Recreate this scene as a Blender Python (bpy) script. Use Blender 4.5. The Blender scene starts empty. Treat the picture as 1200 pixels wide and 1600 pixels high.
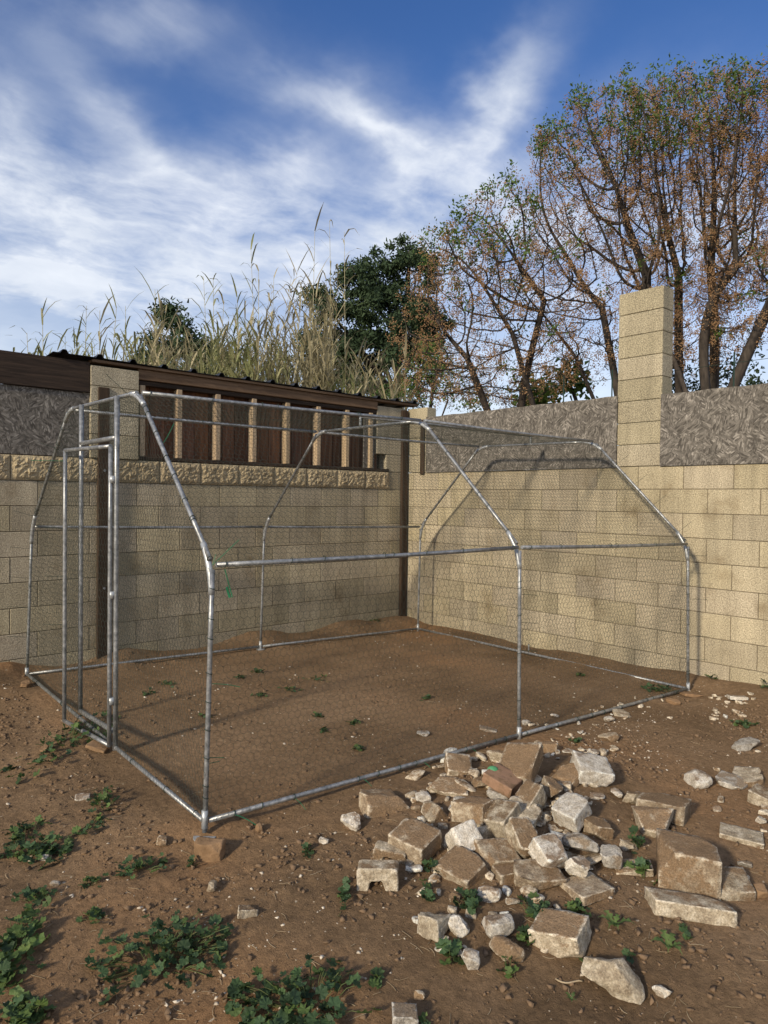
import bpy, bmesh, math, random
import numpy as np
from mathutils import Vector, Matrix, Euler
random.seed(7); np.random.seed(7)
R_ = math.radians
scene = bpy.context.scene
col = scene.collection

# ------------------------------------------------------------------ camera
CAM = np.array([-5.788, -6.030, 1.310])
RIGHT = np.array([0.74364, -0.66847, 0.01227]); UP = np.array([0.00357, 0.02232, 0.99974]); FWD = np.array([0.66857, 0.74340, -0.01898])
FPX = 1087.6
cd = bpy.data.cameras.new('camera'); cam = bpy.data.objects.new('camera', cd); col.objects.link(cam)
cd.sensor_fit = 'HORIZONTAL'; cd.sensor_width = 36; cd.lens = 36 * FPX / 1200
cd.clip_start = .05; cd.clip_end = 2000
mm = Matrix((RIGHT, UP, -FWD)).transposed().to_4x4(); mm.translation = Vector(CAM)
cam.matrix_world = mm
scene.camera = cam

# ------------------------------------------------------------------ light
SUN = Vector((1, .19, -.45)).normalized()            # direction the light travels
sl = bpy.data.lights.new('sun', 'SUN'); sl.energy = 2.9; sl.angle = R_(5.0); sl.color = (1, .86, .66)
so = bpy.data.objects.new('sun', sl); col.objects.link(so)
so.rotation_euler = SUN.to_track_quat('-Z', 'Y').to_euler()
scene.view_settings.view_transform = 'Standard'; scene.view_settings.look = 'None'
scene.view_settings.exposure = 0.58; scene.view_settings.gamma = 1
scene.view_settings.use_curve_mapping = False
scene.render.engine = 'CYCLES'
scene.cycles.max_bounces = 6; scene.cycles.diffuse_bounces = 3; scene.cycles.glossy_bounces = 3

world = bpy.data.worlds.new('World'); scene.world = world; world.use_nodes = True
SKY_STRENGTH = .15


def px_dir(x, y):
    d = FWD * FPX + RIGHT * (x - 600) - UP * (y - 800)
    return d / np.linalg.norm(d)


class NT:
    """small helper to wire node trees"""
    def __init__(s, tree): s.t = tree; s.n = tree.nodes; s.l = tree.links
    def new(s, typ, **kw):
        n = s.n.new(typ)
        for k, v in kw.items(): setattr(n, k, v)
        return n
    def put(s, sock, v):
        if isinstance(v, bpy.types.NodeSocket): s.l.new(v, sock)
        elif v is not None: sock.default_value = v
    def math(s, op, a, b=None, clamp=False):
        n = s.new('ShaderNodeMath', operation=op, use_clamp=clamp); s.put(n.inputs[0], a)
        if b is not None: s.put(n.inputs[1], b)
        return n.outputs[0]
    def vec(s, op, a, b=None, scale=None):
        n = s.new('ShaderNodeVectorMath', operation=op); s.put(n.inputs[0], a)
        if b is not None: s.put(n.inputs[1], b)
        if scale is not None: s.put(n.inputs['Scale'], scale)
        return n.outputs['Value' if op in ('DOT_PRODUCT', 'LENGTH') else 'Vector']
    def mix(s, f, a, b, typ='MIX'):
        n = s.new('ShaderNodeMix', data_type='RGBA', blend_type=typ); s.put(n.inputs[0], f)
        s.put(n.inputs[6], a if isinstance(a, bpy.types.NodeSocket) else (*a, 1)); s.put(n.inputs[7], b if isinstance(b, bpy.types.NodeSocket) else (*b, 1))
        return n.outputs[2]
    def ramp(s, f, stops, interp='LINEAR'):
        n = s.new('ShaderNodeValToRGB'); r = n.color_ramp; r.interpolation = interp
        while len(r.elements) < len(stops): r.elements.new(.5)
        for e, (p, c) in zip(r.elements, stops):
            e.position = p; e.color = (*c, 1) if not isinstance(c, (int, float)) else (c, c, c, 1)
        s.put(n.inputs[0], f); return n.outputs[0]
    def noise(s, v, scale, detail=4, rough=.55, dist=0, out=0):
        n = s.new('ShaderNodeTexNoise'); s.put(n.inputs['Vector'], v); n.inputs['Scale'].default_value = scale
        n.inputs['Detail'].default_value = detail; n.inputs['Roughness'].default_value = rough; n.inputs['Distortion'].default_value = dist
        return n.outputs[out]
    def maprange(s, v, a, b, c=0, d=1, smooth=True):
        n = s.new('ShaderNodeMapRange'); n.interpolation_type = 'SMOOTHSTEP' if smooth else 'LINEAR'
        s.put(n.inputs[0], v)
        for i, q in enumerate((a, b, c, d)): n.inputs[i + 1].default_value = q
        return n.outputs[0]


def build_world():
    w = NT(world.node_tree); w.n.clear()
    out = w.new('ShaderNodeOutputWorld'); bg = w.new('ShaderNodeBackground')
    sky = w.new('ShaderNodeTexSky'); sky.sky_type = 'NISHITA'; sky.sun_disc = False
    sky.sun_elevation = math.asin(-SUN.z); sky.sun_rotation = math.atan2(-SUN.x, -SUN.y)
    sky.altitude = 50; sky.air_density = 1.0; sky.dust_density = .6; sky.ozone_density = 3.0
    hs = w.new('ShaderNodeHueSaturation'); hs.inputs['Saturation'].default_value = 1.22; hs.inputs['Hue'].default_value = .513; hs.inputs['Value'].default_value = .61
    w.put(hs.inputs['Color'], sky.outputs[0])
    tc = w.new('ShaderNodeTexCoord'); d = tc.outputs['Generated']
    sep = w.new('ShaderNodeSeparateXYZ'); w.put(sep.inputs[0], d)
    z = w.math('MAXIMUM', sep.outputs[2], .02)
    plane = w.vec('SCALE', d, scale=w.math('DIVIDE', 1., w.math('ADD', z, .18)))   # cloud layer overhead
    warp = w.vec('SCALE', w.vec('SUBTRACT', w.noise(plane, 1.6, 4, out=1), (.5, .5, .5)), scale=.30)
    pw = w.vec('ADD', plane, warp)
    dw = w.vec('ADD', d, w.vec('SCALE', w.vec('SUBTRACT', w.noise(plane, 2.6, 5, .6, out=1), (.5, .5, .5)), scale=.15))
    # cloud banks: (centre x, y, half length, half width in degrees, tilt, weight)
    banks = [(60, 350, 14, 5.5, 4, 1.1), (320, 375, 10, 4.2, -6, 1.25), (430, 285, 4, 1.8, -20, .5), (150, 420, 24, 7.5, 0, .85), (420, 440, 14, 5.0, 0, .6),
             (235, 235, 9, 2.0, 52, .42), (150, 170, 7, 2.4, 60, .2), (0, 200, 3.6, 7, 0, .45), (225, 25, 7, 2.2, 8, .5),
             (470, 150, 5, 1.6, 14, .35), (560, 185, 5, 2.0, 28, .45), (650, 250, 7, 3.2, 40, .8), (700, 310, 7, 4.2, 40, .95), (745, 190, 8, 2.0, -52, .75), (770, 130, 5, 1.4, -60, .4),
             (660, 360, 5, 3.2, 20, .5), (860, 330, 9, 6, 0, .55), (1000, 430, 16, 7, 0, .6), (1160, 330, 10, 6, 20, .5)]
    cov = None
    for cx, cy, a, b, t, wt in banks:
        c = px_dir(cx, cy); e1 = RIGHT - c * (RIGHT @ c); e1 /= np.linalg.norm(e1); e2 = np.cross(c, e1)
        tt = R_(t); u = (e1 * math.cos(tt) + e2 * math.sin(tt)) / math.sin(R_(a)); v = (-e1 * math.sin(tt) + e2 * math.cos(tt)) / math.sin(R_(b))
        du = w.vec('DOT_PRODUCT', dw, tuple(u)); dv = w.vec('DOT_PRODUCT', dw, tuple(v))
        q = w.math('ADD', w.math('MULTIPLY', du, du), w.math('MULTIPLY', dv, dv))
        front = w.math('GREATER_THAN', w.vec('DOT_PRODUCT', d, tuple(c)), 0.)
        g = w.math('MULTIPLY', w.math('POWER', 2.718, w.math('MULTIPLY', q, -1.45)), w.math('MULTIPLY', front, wt))
        cov = g if cov is None else w.math('ADD', cov, g)
    # the rest of the sky carries the same broken high cloud
    away = w.maprange(w.vec('DOT_PRODUCT', d, tuple(px_dir(600, 300))), .55, .80, 1, 0)
    rest = w.math('MULTIPLY', w.maprange(w.noise(pw, .9, 3), .28, .60), w.math('MULTIPLY', away, 1.1))
    cov = w.math('ADD', cov, rest)
    st = w.new('ShaderNodeMapping'); st.inputs['Rotation'].default_value = (0, 0, R_(20)); st.inputs['Scale'].default_value = (1., 1.7, 1)
    w.put(st.inputs[0], pw)
    wisp = w.noise(st.outputs[0], 2.3, 9, .60)
    fine = w.noise(pw, 6., 8, .6)
    tex = w.math('ADD', w.math('MULTIPLY', wisp, .7), w.math('MULTIPLY', fine, .3))
    al = w.math('MULTIPLY', w.math('MINIMUM', w.math('MULTIPLY', cov, .86), 1.0), w.maprange(tex, .36, .60, .22, 1.15, False))
    al = w.math('ADD', al, w.math('MULTIPLY', w.math('MINIMUM', w.math('MULTIPLY', cov, cov), 1.3), .05))
    thin = w.math('MULTIPLY', w.maprange(w.noise(pw, 1.1, 6, .6), .48, .75), .08)
    al = w.math('ADD', al, thin)
    haze = w.maprange(sep.outputs[2], .50, .02, 0, .80)
    al = w.math('MAXIMUM', w.maprange(al, .0, 1.05, 0, .86, False), haze, True)
    shade = w.ramp(w.noise(pw, 2.2, 5), [(.3, (3.1, 3.4, 3.9)), (.65, (4.6, 4.75, 4.95))])
    c = w.mix(al, hs.outputs[0], shade)
    w.put(bg.inputs[0], c); bg.inputs[1].default_value = SKY_STRENGTH
    w.l.new(bg.outputs[0], out.inputs[0])


build_world()

# ------------------------------------------------------------------ helpers
CUR = {}


def link(o, parent=None):
    col.objects.link(o)
    if parent: o.parent = parent
    return o


def tag(o, label=None, cat=None, group=None, kind=None):
    if label: o['label'] = label
    if cat: o['category'] = cat
    if group: o['group'] = group
    if kind: o['kind'] = kind
    return o


def empty(name, loc=(0, 0, 0)):
    o = bpy.data.objects.new(name, None); o.location = loc; o.empty_display_size = .1; col.objects.link(o); return o


def mesh_np(name, V, F, smooth=False):
    """V (n,3), F list/array of faces (all quads or all tris as array, or mixed list)"""
    me = bpy.data.meshes.new(name)
    V = np.asarray(V, np.float32)
    if isinstance(F, np.ndarray):
        k = F.shape[1]; me.vertices.add(len(V)); me.vertices.foreach_set('co', V.ravel())
        me.loops.add(F.size); me.loops.foreach_set('vertex_index', F.astype(np.int32).ravel())
        me.polygons.add(len(F)); me.polygons.foreach_set('loop_start', np.arange(0, F.size, k, dtype=np.int32))
        me.update(calc_edges=True)
    else:
        me.from_pydata([tuple(map(float, v)) for v in V], [], F)
    if smooth: me.polygons.foreach_set('use_smooth', [True] * len(me.polygons))
    me.update(); return me


def ob(name, me, mat, parent=None, loc=None):
    """one object; parts under an Empty are given in world space and re-based on its location"""
    o = bpy.data.objects.new(name, me)
    if mat is not None and len(me.materials) == 0: me.materials.append(mat)
    if parent is not None:
        o.parent = parent
        off = Vector((0, 0, 0)); p = parent
        while p: off += p.location; p = p.parent
        o.location = (Vector(loc) if loc is not None else Vector((0, 0, 0))) - off
    elif loc is not None: o.location = loc
    col.objects.link(o); return o


_perm = np.random.RandomState(3).permutation(512)


def vnoise(P, seed=0):
    """3-D value noise, -1..1"""
    P = np.asarray(P, float) + seed * 17.31; I = np.floor(P).astype(np.int64); f = P - I; f = f * f * (3 - 2 * f)
    def h(i, j, k): return _perm[(_perm[(_perm[i & 511] + j) & 511] + k) & 511] / 255.5 - 1
    i, j, k = I[..., 0], I[..., 1], I[..., 2]; x, y, z = f[..., 0], f[..., 1], f[..., 2]
    def L(a, b, t): return a + (b - a) * t
    return L(L(L(h(i, j, k), h(i + 1, j, k), x), L(h(i, j + 1, k), h(i + 1, j + 1, k), x), y),
             L(L(h(i, j, k + 1), h(i + 1, j, k + 1), x), L(h(i, j + 1, k + 1), h(i + 1, j + 1, k + 1), x), y), z)


def fbm(P, oct=4, seed=0, gain=.5):
    a, s, t = 1., 0., 0.
    P = np.asarray(P, float)
    for o in range(oct):
        s = s + a * vnoise(P * 2 ** o, seed + o); t += a; a *= gain
    return s / t


def box_mesh(name, sx, sy, sz, bev=.004, segs=1):
    bm = bmesh.new(); bmesh.ops.create_cube(bm, size=1)
    for v in bm.verts: v.co = Vector((v.co.x * sx, v.co.y * sy, v.co.z * sz))
    if bev: bmesh.ops.bevel(bm, geom=bm.edges[:], offset=bev, segments=segs, affect='EDGES', profile=.5)
    me = bpy.data.meshes.new(name); bm.to_mesh(me); bm.free(); return me


def box(name, x0, x1, y0, y1, z0, z1, mat, parent=None, bev=.004):
    me = box_mesh(name, x1 - x0, y1 - y0, z1 - z0, bev)
    return ob(name, me, mat, parent, ((x0 + x1) / 2, (y0 + y1) / 2, (z0 + z1) / 2))


def tube_np(pts, rad, sides=8, caps=True):
    """tube through pts with radii; returns V,F(list)"""
    pts = np.asarray(pts, float); n = len(pts); rad = np.broadcast_to(rad, (n,))
    T = np.gradient(pts, axis=0); T /= np.linalg.norm(T, axis=1)[:, None] + 1e-9
    a = np.cross(T[0], [0, 0, 1.] if abs(T[0, 2]) < .9 else [1., 0, 0]); V = []
    for i in range(n):
        a = a - T[i] * (a @ T[i]); a /= np.linalg.norm(a) + 1e-9; b = np.cross(T[i], a)
        ang = np.linspace(0, 2 * math.pi, sides, endpoint=False)
        V.append(pts[i] + rad[i] * (np.cos(ang)[:, None] * a + np.sin(ang)[:, None] * b))
    V = np.concatenate(V); F = []
    for i in range(n - 1):
        for k in range(sides):
            F.append((i * sides + k, i * sides + (k + 1) % sides, (i + 1) * sides + (k + 1) % sides, (i + 1) * sides + k))
    if caps: F.append(tuple(range(sides - 1, -1, -1))); F.append(tuple(range((n - 1) * sides, n * sides)))
    return V, F


def tube(name, pts, r, mat, parent=None, sides=12):
    V, F = tube_np(pts, r, sides); c = V.mean(0)
    me = mesh_np(name, V - c, F, True)
    for p in me.polygons[-2:]: p.use_smooth = False
    return ob(name, me, mat, parent, c)


def ray_at(x, y, axis, v):
    d = px_dir(x, y); return CAM + d * ((v - CAM[axis]) / d[axis])


def project(P):
    d = np.asarray(P, float) - CAM; z = d @ FWD
    return 600 + FPX * (d @ RIGHT) / z, 800 - FPX * (d @ UP) / z


# ------------------------------------------------------------------ materials
def material(name, stops, scale=4., detail=5, rough=.9, bump=.0, bscale=60., metal=0., fine=None, rnd=0., spec=.3,
             stretch=None, dist=0., wear=None, bdetail=4, dirt=None, trans=0.):
    m = bpy.data.materials.new(name); m.use_nodes = True; w = NT(m.node_tree); w.n.clear()
    out = w.new('ShaderNodeOutputMaterial'); bs = w.new('ShaderNodeBsdfPrincipled'); w.l.new(bs.outputs[0], out.inputs[0])
    geo = w.new('ShaderNodeNewGeometry'); v = geo.outputs['Position']
    oi0 = None
    if stretch:
        mp = w.new('ShaderNodeMapping'); mp.inputs['Scale'].default_value = stretch; w.put(mp.inputs[0], v); v = mp.outputs[0]
    c = w.ramp(w.noise(v, scale, detail, .6, dist), stops)
    if fine:                                                     # (scale, low, high): grain
        f = w.noise(v, fine[0], 3, .6); c = w.mix(1., c, w.ramp(f, [(.34, fine[1]), (.66, fine[2])]), 'MULTIPLY')
    if name.endswith('concrete') or name.startswith('split'):       # faint water streaks
        mp2 = w.new('ShaderNodeMapping'); mp2.inputs['Scale'].default_value = (7, 7, .7); w.put(mp2.inputs[0], geo.outputs['Position'])
        c = w.mix(1., c, w.ramp(w.noise(mp2.outputs[0], 1., 5, .6), [(.35, .80), (.6, 1.06)]), 'MULTIPLY')
    if dirt:                                                     # (colour, scale, lo, hi): patches of soil
        f = w.maprange(w.noise(geo.outputs['Position'], dirt[1], 6, .65), dirt[2], dirt[3]); c = w.mix(f, c, dirt[0])
    if wear:                                                     # pale broken edges
        f = w.maprange(w.math('ADD', geo.outputs['Pointiness'], w.math('MULTIPLY', w.math('SUBTRACT', w.noise(v, 45, 4), .5), .10)), wear[1], wear[2]); c = w.mix(f, c, wear[0])
    if rnd:
        oi = w.new('ShaderNodeObjectInfo'); q = w.maprange(oi.outputs['Random'], 0, 1, 1 - rnd, 1 + rnd, False)
        h2 = w.math('FRACT', w.math('MULTIPLY', oi.outputs['Random'], 7.31)); q2 = w.maprange(h2, 0, 1, 1 - rnd * .35, 1 + rnd * .35, False)
        cb = w.new('ShaderNodeCombineColor'); w.put(cb.inputs[0], q); w.put(cb.inputs[1], q); w.put(cb.inputs[2], w.math('MULTIPLY', q, q2))
        c = w.mix(1., c, cb.outputs[0], 'MULTIPLY')
    w.put(bs.inputs['Base Color'], c); bs.inputs['Roughness'].default_value = rough; bs.inputs['Metallic'].default_value = metal
    bs.inputs['Specular IOR Level'].default_value = spec
    if bump:
        b = w.new('ShaderNodeBump'); b.inputs['Strength'].default_value = 1; b.inputs['Distance'].default_value = bump
        w.put(b.inputs['Height'], w.noise(v, bscale, bdetail, .65)); w.l.new(b.outputs[0], bs.inputs['Normal'])
    if trans:
        tr = w.new('ShaderNodeBsdfTranslucent'); w.put(tr.inputs[0], c); mx = w.new('ShaderNodeMixShader'); mx.inputs[0].default_value = trans
        w.l.new(bs.outputs[0], mx.inputs[1]); w.l.new(tr.outputs[0], mx.inputs[2]); w.l.new(mx.outputs[0], out.inputs[0])
    return m


M = {}
M['block'] = material('block_concrete', [(.25, (.29, .250, .172)), (.5, (.37, .320, .222)), (.75, (.43, .375, .265))], 1.7, 7, .95, .006, 90, fine=(110, .58, 1.4), rnd=.15,
                      dirt=((.19, .145, .085), 2.6, .52, .80))
M['block_pillar'] = material('pillar_concrete', [(.25, (.30, .262, .18)), (.75, (.38, .335, .235))], 2., 6, .95, .006, 90, fine=(105, .5, 1.5), rnd=.12)
M['split'] = material('split_face_block', [(.25, (.34, .27, .165)), (.75, (.50, .41, .26))], 3., 6, .95, .006, 60, fine=(150, .6, 1.3), rnd=.07)
M['mortar'] = material('mortar', [(.3, (.12, .10, .07)), (.7, (.20, .165, .11))], 6., 4, .95, .004, 80)
M['dark_wood_x'] = material('dark_wood', [(.25, (.012, .008, .006)), (.5, (.035, .023, .016)), (.8, (.085, .055, .036))], 5., 8, .85, .003, 40, stretch=(.5, 9, 9), dist=1.2)
M['dark_wood_z'] = material('dark_wood_upright', [(.3, (.02, .013, .009)), (.6, (.055, .034, .02)), (.85, (.12, .075, .042))], 5., 7, .85, .003, 40, stretch=(9, 9, .5), dist=.6, dirt=((.16, .11, .06), 3, .62, .8))
M['header'] = material('header_wood', [(.3, (.08, .048, .028)), (.6, (.19, .12, .07)), (.85, (.30, .20, .13))], 4., 7, .85, .003, 40, stretch=(.5, 9, 9))
M['stud'] = material('stud_wood', [(.3, (.26, .18, .11)), (.6, (.44, .34, .22)), (.85, (.58, .47, .33))], 4., 6, .85, .002, 20, stretch=(22, 22, 1.), rnd=.12)
M['board'] = material('board_wood', [(.25, (.05, .022, .013)), (.5, (.12, .055, .030)), (.8, (.22, .11, .06))], 4., 7, .8, .003, 40, stretch=(8, 8, .5), rnd=.4)
M['sheet'] = material('roof_sheet', [(.3, (.012, .013, .015)), (.7, (.03, .032, .036))], 4., 4, .45, .001, 30, metal=.2)
M['galv'] = material('galvanised_pipe', [(.3, (.17, .18, .185)), (.55, (.30, .31, .315)), (.75, (.48, .49, .49))], 45., 6, .40, .0006, 120, metal=.55, fine=(18, .75, 1.15))
M['galv_dull'] = material('galvanised_fitting', [(.3, (.30, .32, .33)), (.7, (.50, .52, .53))], 50., 4, .42, .0004, 120, metal=.45)
M['wire'] = material('netting_wire', [(.3, (.03, .038, .03)), (.7, (.07, .08, .062))], 20., 2, .6, metal=.3)
M['tie'] = material('green_plastic_tie', [(.3, (.01, .10, .045)), (.7, (.02, .17, .08))], 20., 2, .4)
M['black_tie'] = material('dark_tie', [(.3, (.008, .02, .014)), (.7, (.02, .045, .03))], 20., 2, .5)
def stone_material(name, pale, mid, dark, soil, cover, lime=.0):
    """broken concrete: aggregate grain, soil caked on one side, pale chipped edges"""
    m = bpy.data.materials.new(name); m.use_nodes = True; w = NT(m.node_tree); bs = w.n['Principled BSDF']
    geo = w.new('ShaderNodeNewGeometry'); p = geo.outputs['Position']; tc = w.new('ShaderNodeTexCoord'); oi = w.new('ShaderNodeObjectInfo')
    c = w.ramp(w.noise(p, 26, 7, .7), [(.32, dark), (.5, mid), (.66, pale)])
    rn = w.new('ShaderNodeTexWhiteNoise', noise_dimensions='1D'); w.put(rn.inputs['W'], oi.outputs['Random'])
    rd = w.vec('NORMALIZE', w.vec('SUBTRACT', rn.outputs['Color'], (.5, .5, .25)))
    side = w.vec('DOT_PRODUCT', tc.outputs['Normal'], rd)
    f = w.math('ADD', w.math('MULTIPLY', side, .22), w.math('ADD', w.noise(p, 11, 8, .68), cover))
    f = w.maprange(f, .46, .60); soilc = w.mix(w.noise(p, 9, 6, .7), tuple(x * .55 for x in soil), tuple(x * 1.75 for x in soil))
    c = w.mix(w.math('MULTIPLY', f, .92), c, soilc)
    e = w.maprange(w.math('ADD', geo.outputs['Pointiness'], w.math('MULTIPLY', w.math('SUBTRACT', w.noise(p, 40, 6, .75), .5), .26)), .53, .60)
    c = w.mix(w.math('MULTIPLY', e, .95), c, tuple(min(.8, x * 1.15 + .04) for x in pale))
    c = w.mix(1., c, w.ramp(w.noise(p, 150, 3, .7), [(.34, .66), (.64, 1.2)]), 'MULTIPLY')
    q = w.maprange(oi.outputs['Random'], 0, 1, .84, 1.14, False); cb = w.new('ShaderNodeCombineColor')
    for k in range(3): w.put(cb.inputs[k], q)
    c = w.mix(1., c, cb.outputs[0], 'MULTIPLY')
    w.put(bs.inputs['Base Color'], c); bs.inputs['Roughness'].default_value = .96; bs.inputs['Specular IOR Level'].default_value = .2
    b = w.new('ShaderNodeBump'); b.inputs['Distance'].default_value = .010
    w.put(b.inputs['Height'], w.math('ADD', w.noise(p, 45, 8, .72), w.math('MULTIPLY', w.noise(p, 160, 3, .6), .35))); w.l.new(b.outputs[0], bs.inputs['Normal'])
    return m


SOIL = (.195, .128, .072)
M['soil_rock'] = stone_material('soil_stained_stone', (.50, .43, .32), (.32, .25, .17), (.18, .13, .085), SOIL, .04)
M['tan_rock'] = stone_material('tan_broken_concrete', (.60, .53, .41), (.40, .335, .24), (.22, .17, .115), SOIL, -.05)
M['pale_rock'] = stone_material('pale_broken_concrete', (.72, .68, .60), (.54, .49, .41), (.36, .30, .22), (.20, .14, .09), -.12)
M['grey_rock'] = stone_material('grey_broken_concrete', (.50, .47, .41), (.36, .33, .28), (.22, .195, .16), (.20, .15, .10), -.09)
M['brick'] = material('orange_brick', [(.3, (.22, .13, .08)), (.7, (.34, .21, .135))], 12., 5, .95, .003, 90, wear=((.42, .28, .19), .56, .64), dirt=((.17, .105, .06), 12, .45, .62))
M['orange_clod'] = material('orange_clod', [(.3, (.17, .105, .055)), (.7, (.30, .19, .105))], 14., 5, .95, .005, 90)
M['clod'] = material('soil_clod', [(.3, (.13, .085, .05)), (.7, (.215, .143, .086))], 20., 4, .97, .003, 120)
M['chip'] = material('pale_chip', [(.3, (.30, .24, .17)), (.7, (.66, .60, .50))], 9., 3, .95)
M['straw'] = material('dry_straw', [(.3, (.22, .165, .10)), (.7, (.40, .32, .21))], 9., 3, .9)
M['leaf'] = material('mallow_leaf', [(.3, (.03, .058, .024)), (.55, (.052, .092, .036)), (.8, (.088, .14, .05))], 16., 3, .55, .002, 120, rnd=.4, trans=.2)
M['leaf_light'] = material('pale_mallow_leaf', [(.3, (.065, .11, .033)), (.55, (.10, .155, .045)), (.8, (.18, .23, .08))], 16., 3, .55, .002, 120, rnd=.25, trans=.28)
M['stem'] = material('weed_stem', [(.3, (.07, .10, .03)), (.7, (.14, .15, .06))], 16., 3, .7)
M['bark'] = material('tree_bark', [(.3, (.022, .018, .015)), (.7, (.072, .058, .046))], 6., 6, .9, .006, 30, stretch=(4, 4, 1))
M['berry'] = material('yellow_berry', [(.3, (.22, .12, .055)), (.55, (.38, .23, .115)), (.8, (.58, .40, .22))], 3., 4, .6, trans=.12)
M['tree_leaf'] = material('tree_leaf', [(.3, (.05, .10, .02)), (.7, (.13, .20, .045))], 3., 4, .6, trans=.35)
M['conifer'] = material('conifer_foliage', [(.3, (.018, .036, .016)), (.55, (.04, .068, .03)), (.8, (.085, .12, .05))], 1.2, 5, .8, trans=.15)
M['reed_leaf'] = material('reed_leaf', [(.3, (.12, .14, .05)), (.5, (.25, .26, .11)), (.72, (.42, .39, .23))], 1.7, 5, .7, trans=.3)
M['reed_dry'] = material('dry_reed_leaf', [(.3, (.24, .21, .11)), (.6, (.42, .37, .23)), (.8, (.55, .49, .34))], 2.7, 5, .7, trans=.25)
M['reed_stalk'] = material('reed_stalk', [(.3, (.28, .26, .13)), (.7, (.52, .48, .31))], 2.2, 4, .6)


def osb_material():
    m = bpy.data.materials.new('weathered_strand_board'); m.use_nodes = True; w = NT(m.node_tree); bs = w.n['Principled BSDF']
    geo = w.new('ShaderNodeNewGeometry'); p = geo.outputs['Position']
    wp = w.vec('ADD', p, w.vec('SCALE', w.vec('SUBTRACT', w.noise(p, 5, 3, out=1), (.5, .5, .5)), scale=.012))
    cs = []
    sx = w.new('ShaderNodeSeparateXYZ'); w.put(sx.inputs[0], wp); cx = w.new('ShaderNodeCombineXYZ'); w.put(cx.inputs[0], w.math('ADD', sx.outputs[0], sx.outputs[1])); w.put(cx.inputs[1], sx.outputs[2])
    for rot, sc in (((0, 0, R_(35)), (27, 95, 1)), ((0, 0, R_(100)), (31, 110, 1)), ((0, 0, R_(-35)), (25, 90, 1))):
        mp = w.new('ShaderNodeMapping', vector_type='TEXTURE'); mp.inputs['Rotation'].default_value = rot; mp.inputs['Scale'].default_value = tuple(1 / q for q in sc); w.put(mp.inputs[0], cx.outputs[0])
        vo = w.new('ShaderNodeTexVoronoi'); vo.inputs['Scale'].default_value = 1.; w.put(vo.inputs['Vector'], mp.outputs[0])
        sp = w.new('ShaderNodeSeparateColor'); w.put(sp.inputs[0], vo.outputs['Color']); cs.append((sp.outputs[0], vo.outputs['Distance']))
    f = w.mix(w.maprange(w.noise(p, 9, 3), .45, .5), cs[0][0], cs[1][0]); f = w.mix(w.maprange(w.noise(p, 7, 3), .52, .57), f, cs[2][0])
    v = w.math('ADD', w.math('MULTIPLY', f, .32), w.math('MULTIPLY', w.noise(p, 8, 11, .85), .68))
    c = w.ramp(v, [(.32, (.055, .049, .041)), (.47, (.115, .104, .089)), (.60, (.175, .159, .136)), (.74, (.38, .35, .305))])
    w.put(bs.inputs['Base Color'], c); bs.inputs['Roughness'].default_value = .85; bs.inputs['Specular IOR Level'].default_value = .3
    b = w.new('ShaderNodeBump'); b.inputs['Distance'].default_value = .005; w.put(b.inputs['Height'], v); w.l.new(b.outputs[0], bs.inputs['Normal'])
    return m


M['osb'] = osb_material()


def ground_material():
    m = bpy.data.materials.new('bare_soil'); m.use_nodes = True; w = NT(m.node_tree); bs = w.n['Principled BSDF']
    geo = w.new('ShaderNodeNewGeometry'); p = geo.outputs['Position']
    c = w.ramp(w.noise(p, 1.1, 8, .62), [(.28, (.125, .082, .046)), (.5, (.205, .135, .077)), (.72, (.27, .185, .112))])
    c = w.mix(w.maprange(w.noise(p, .55, 4), .5, .68), c, (.25, .146, .073))                 # redder soil
    c = w.mix(1., c, w.ramp(w.noise(p, 38, 6, .7), [(.3, .68), (.7, 1.3)]), 'MULTIPLY')
    vo = w.new('ShaderNodeTexVoronoi'); vo.inputs['Scale'].default_value = 42; w.put(vo.inputs['Vector'], w.vec('ADD', p, w.vec('SCALE', w.noise(p, 30, 2, out=1), scale=.03)))
    sp = w.new('ShaderNodeSeparateColor'); w.put(sp.inputs[0], vo.outputs['Color'])
    sel = w.math('MULTIPLY', w.math('GREATER_THAN', sp.outputs[0], .90), w.math('LESS_THAN', vo.outputs['Distance'], w.math('MULTIPLY', sp.outputs[1], .26)))
    c = w.mix(w.math('MULTIPLY', sel, w.maprange(w.noise(p, 1.7, 3), .4, .6)), c, (.50, .42, .31))
    w.put(bs.inputs['Base Color'], c); bs.inputs['Roughness'].default_value = 1.; bs.inputs['Specular IOR Level'].default_value = .12
    h = w.math('ADD', w.math('MULTIPLY', w.noise(p, 22, 8, .72), 1.), w.math('MULTIPLY', w.noise(p, 130, 5, .7), .25))
    b = w.new('ShaderNodeBump'); b.inputs['Distance'].default_value = .022; w.put(b.inputs['Height'], h); w.l.new(b.outputs[0], bs.inputs['Normal'])
    return m


M['soil'] = ground_material()

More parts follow.
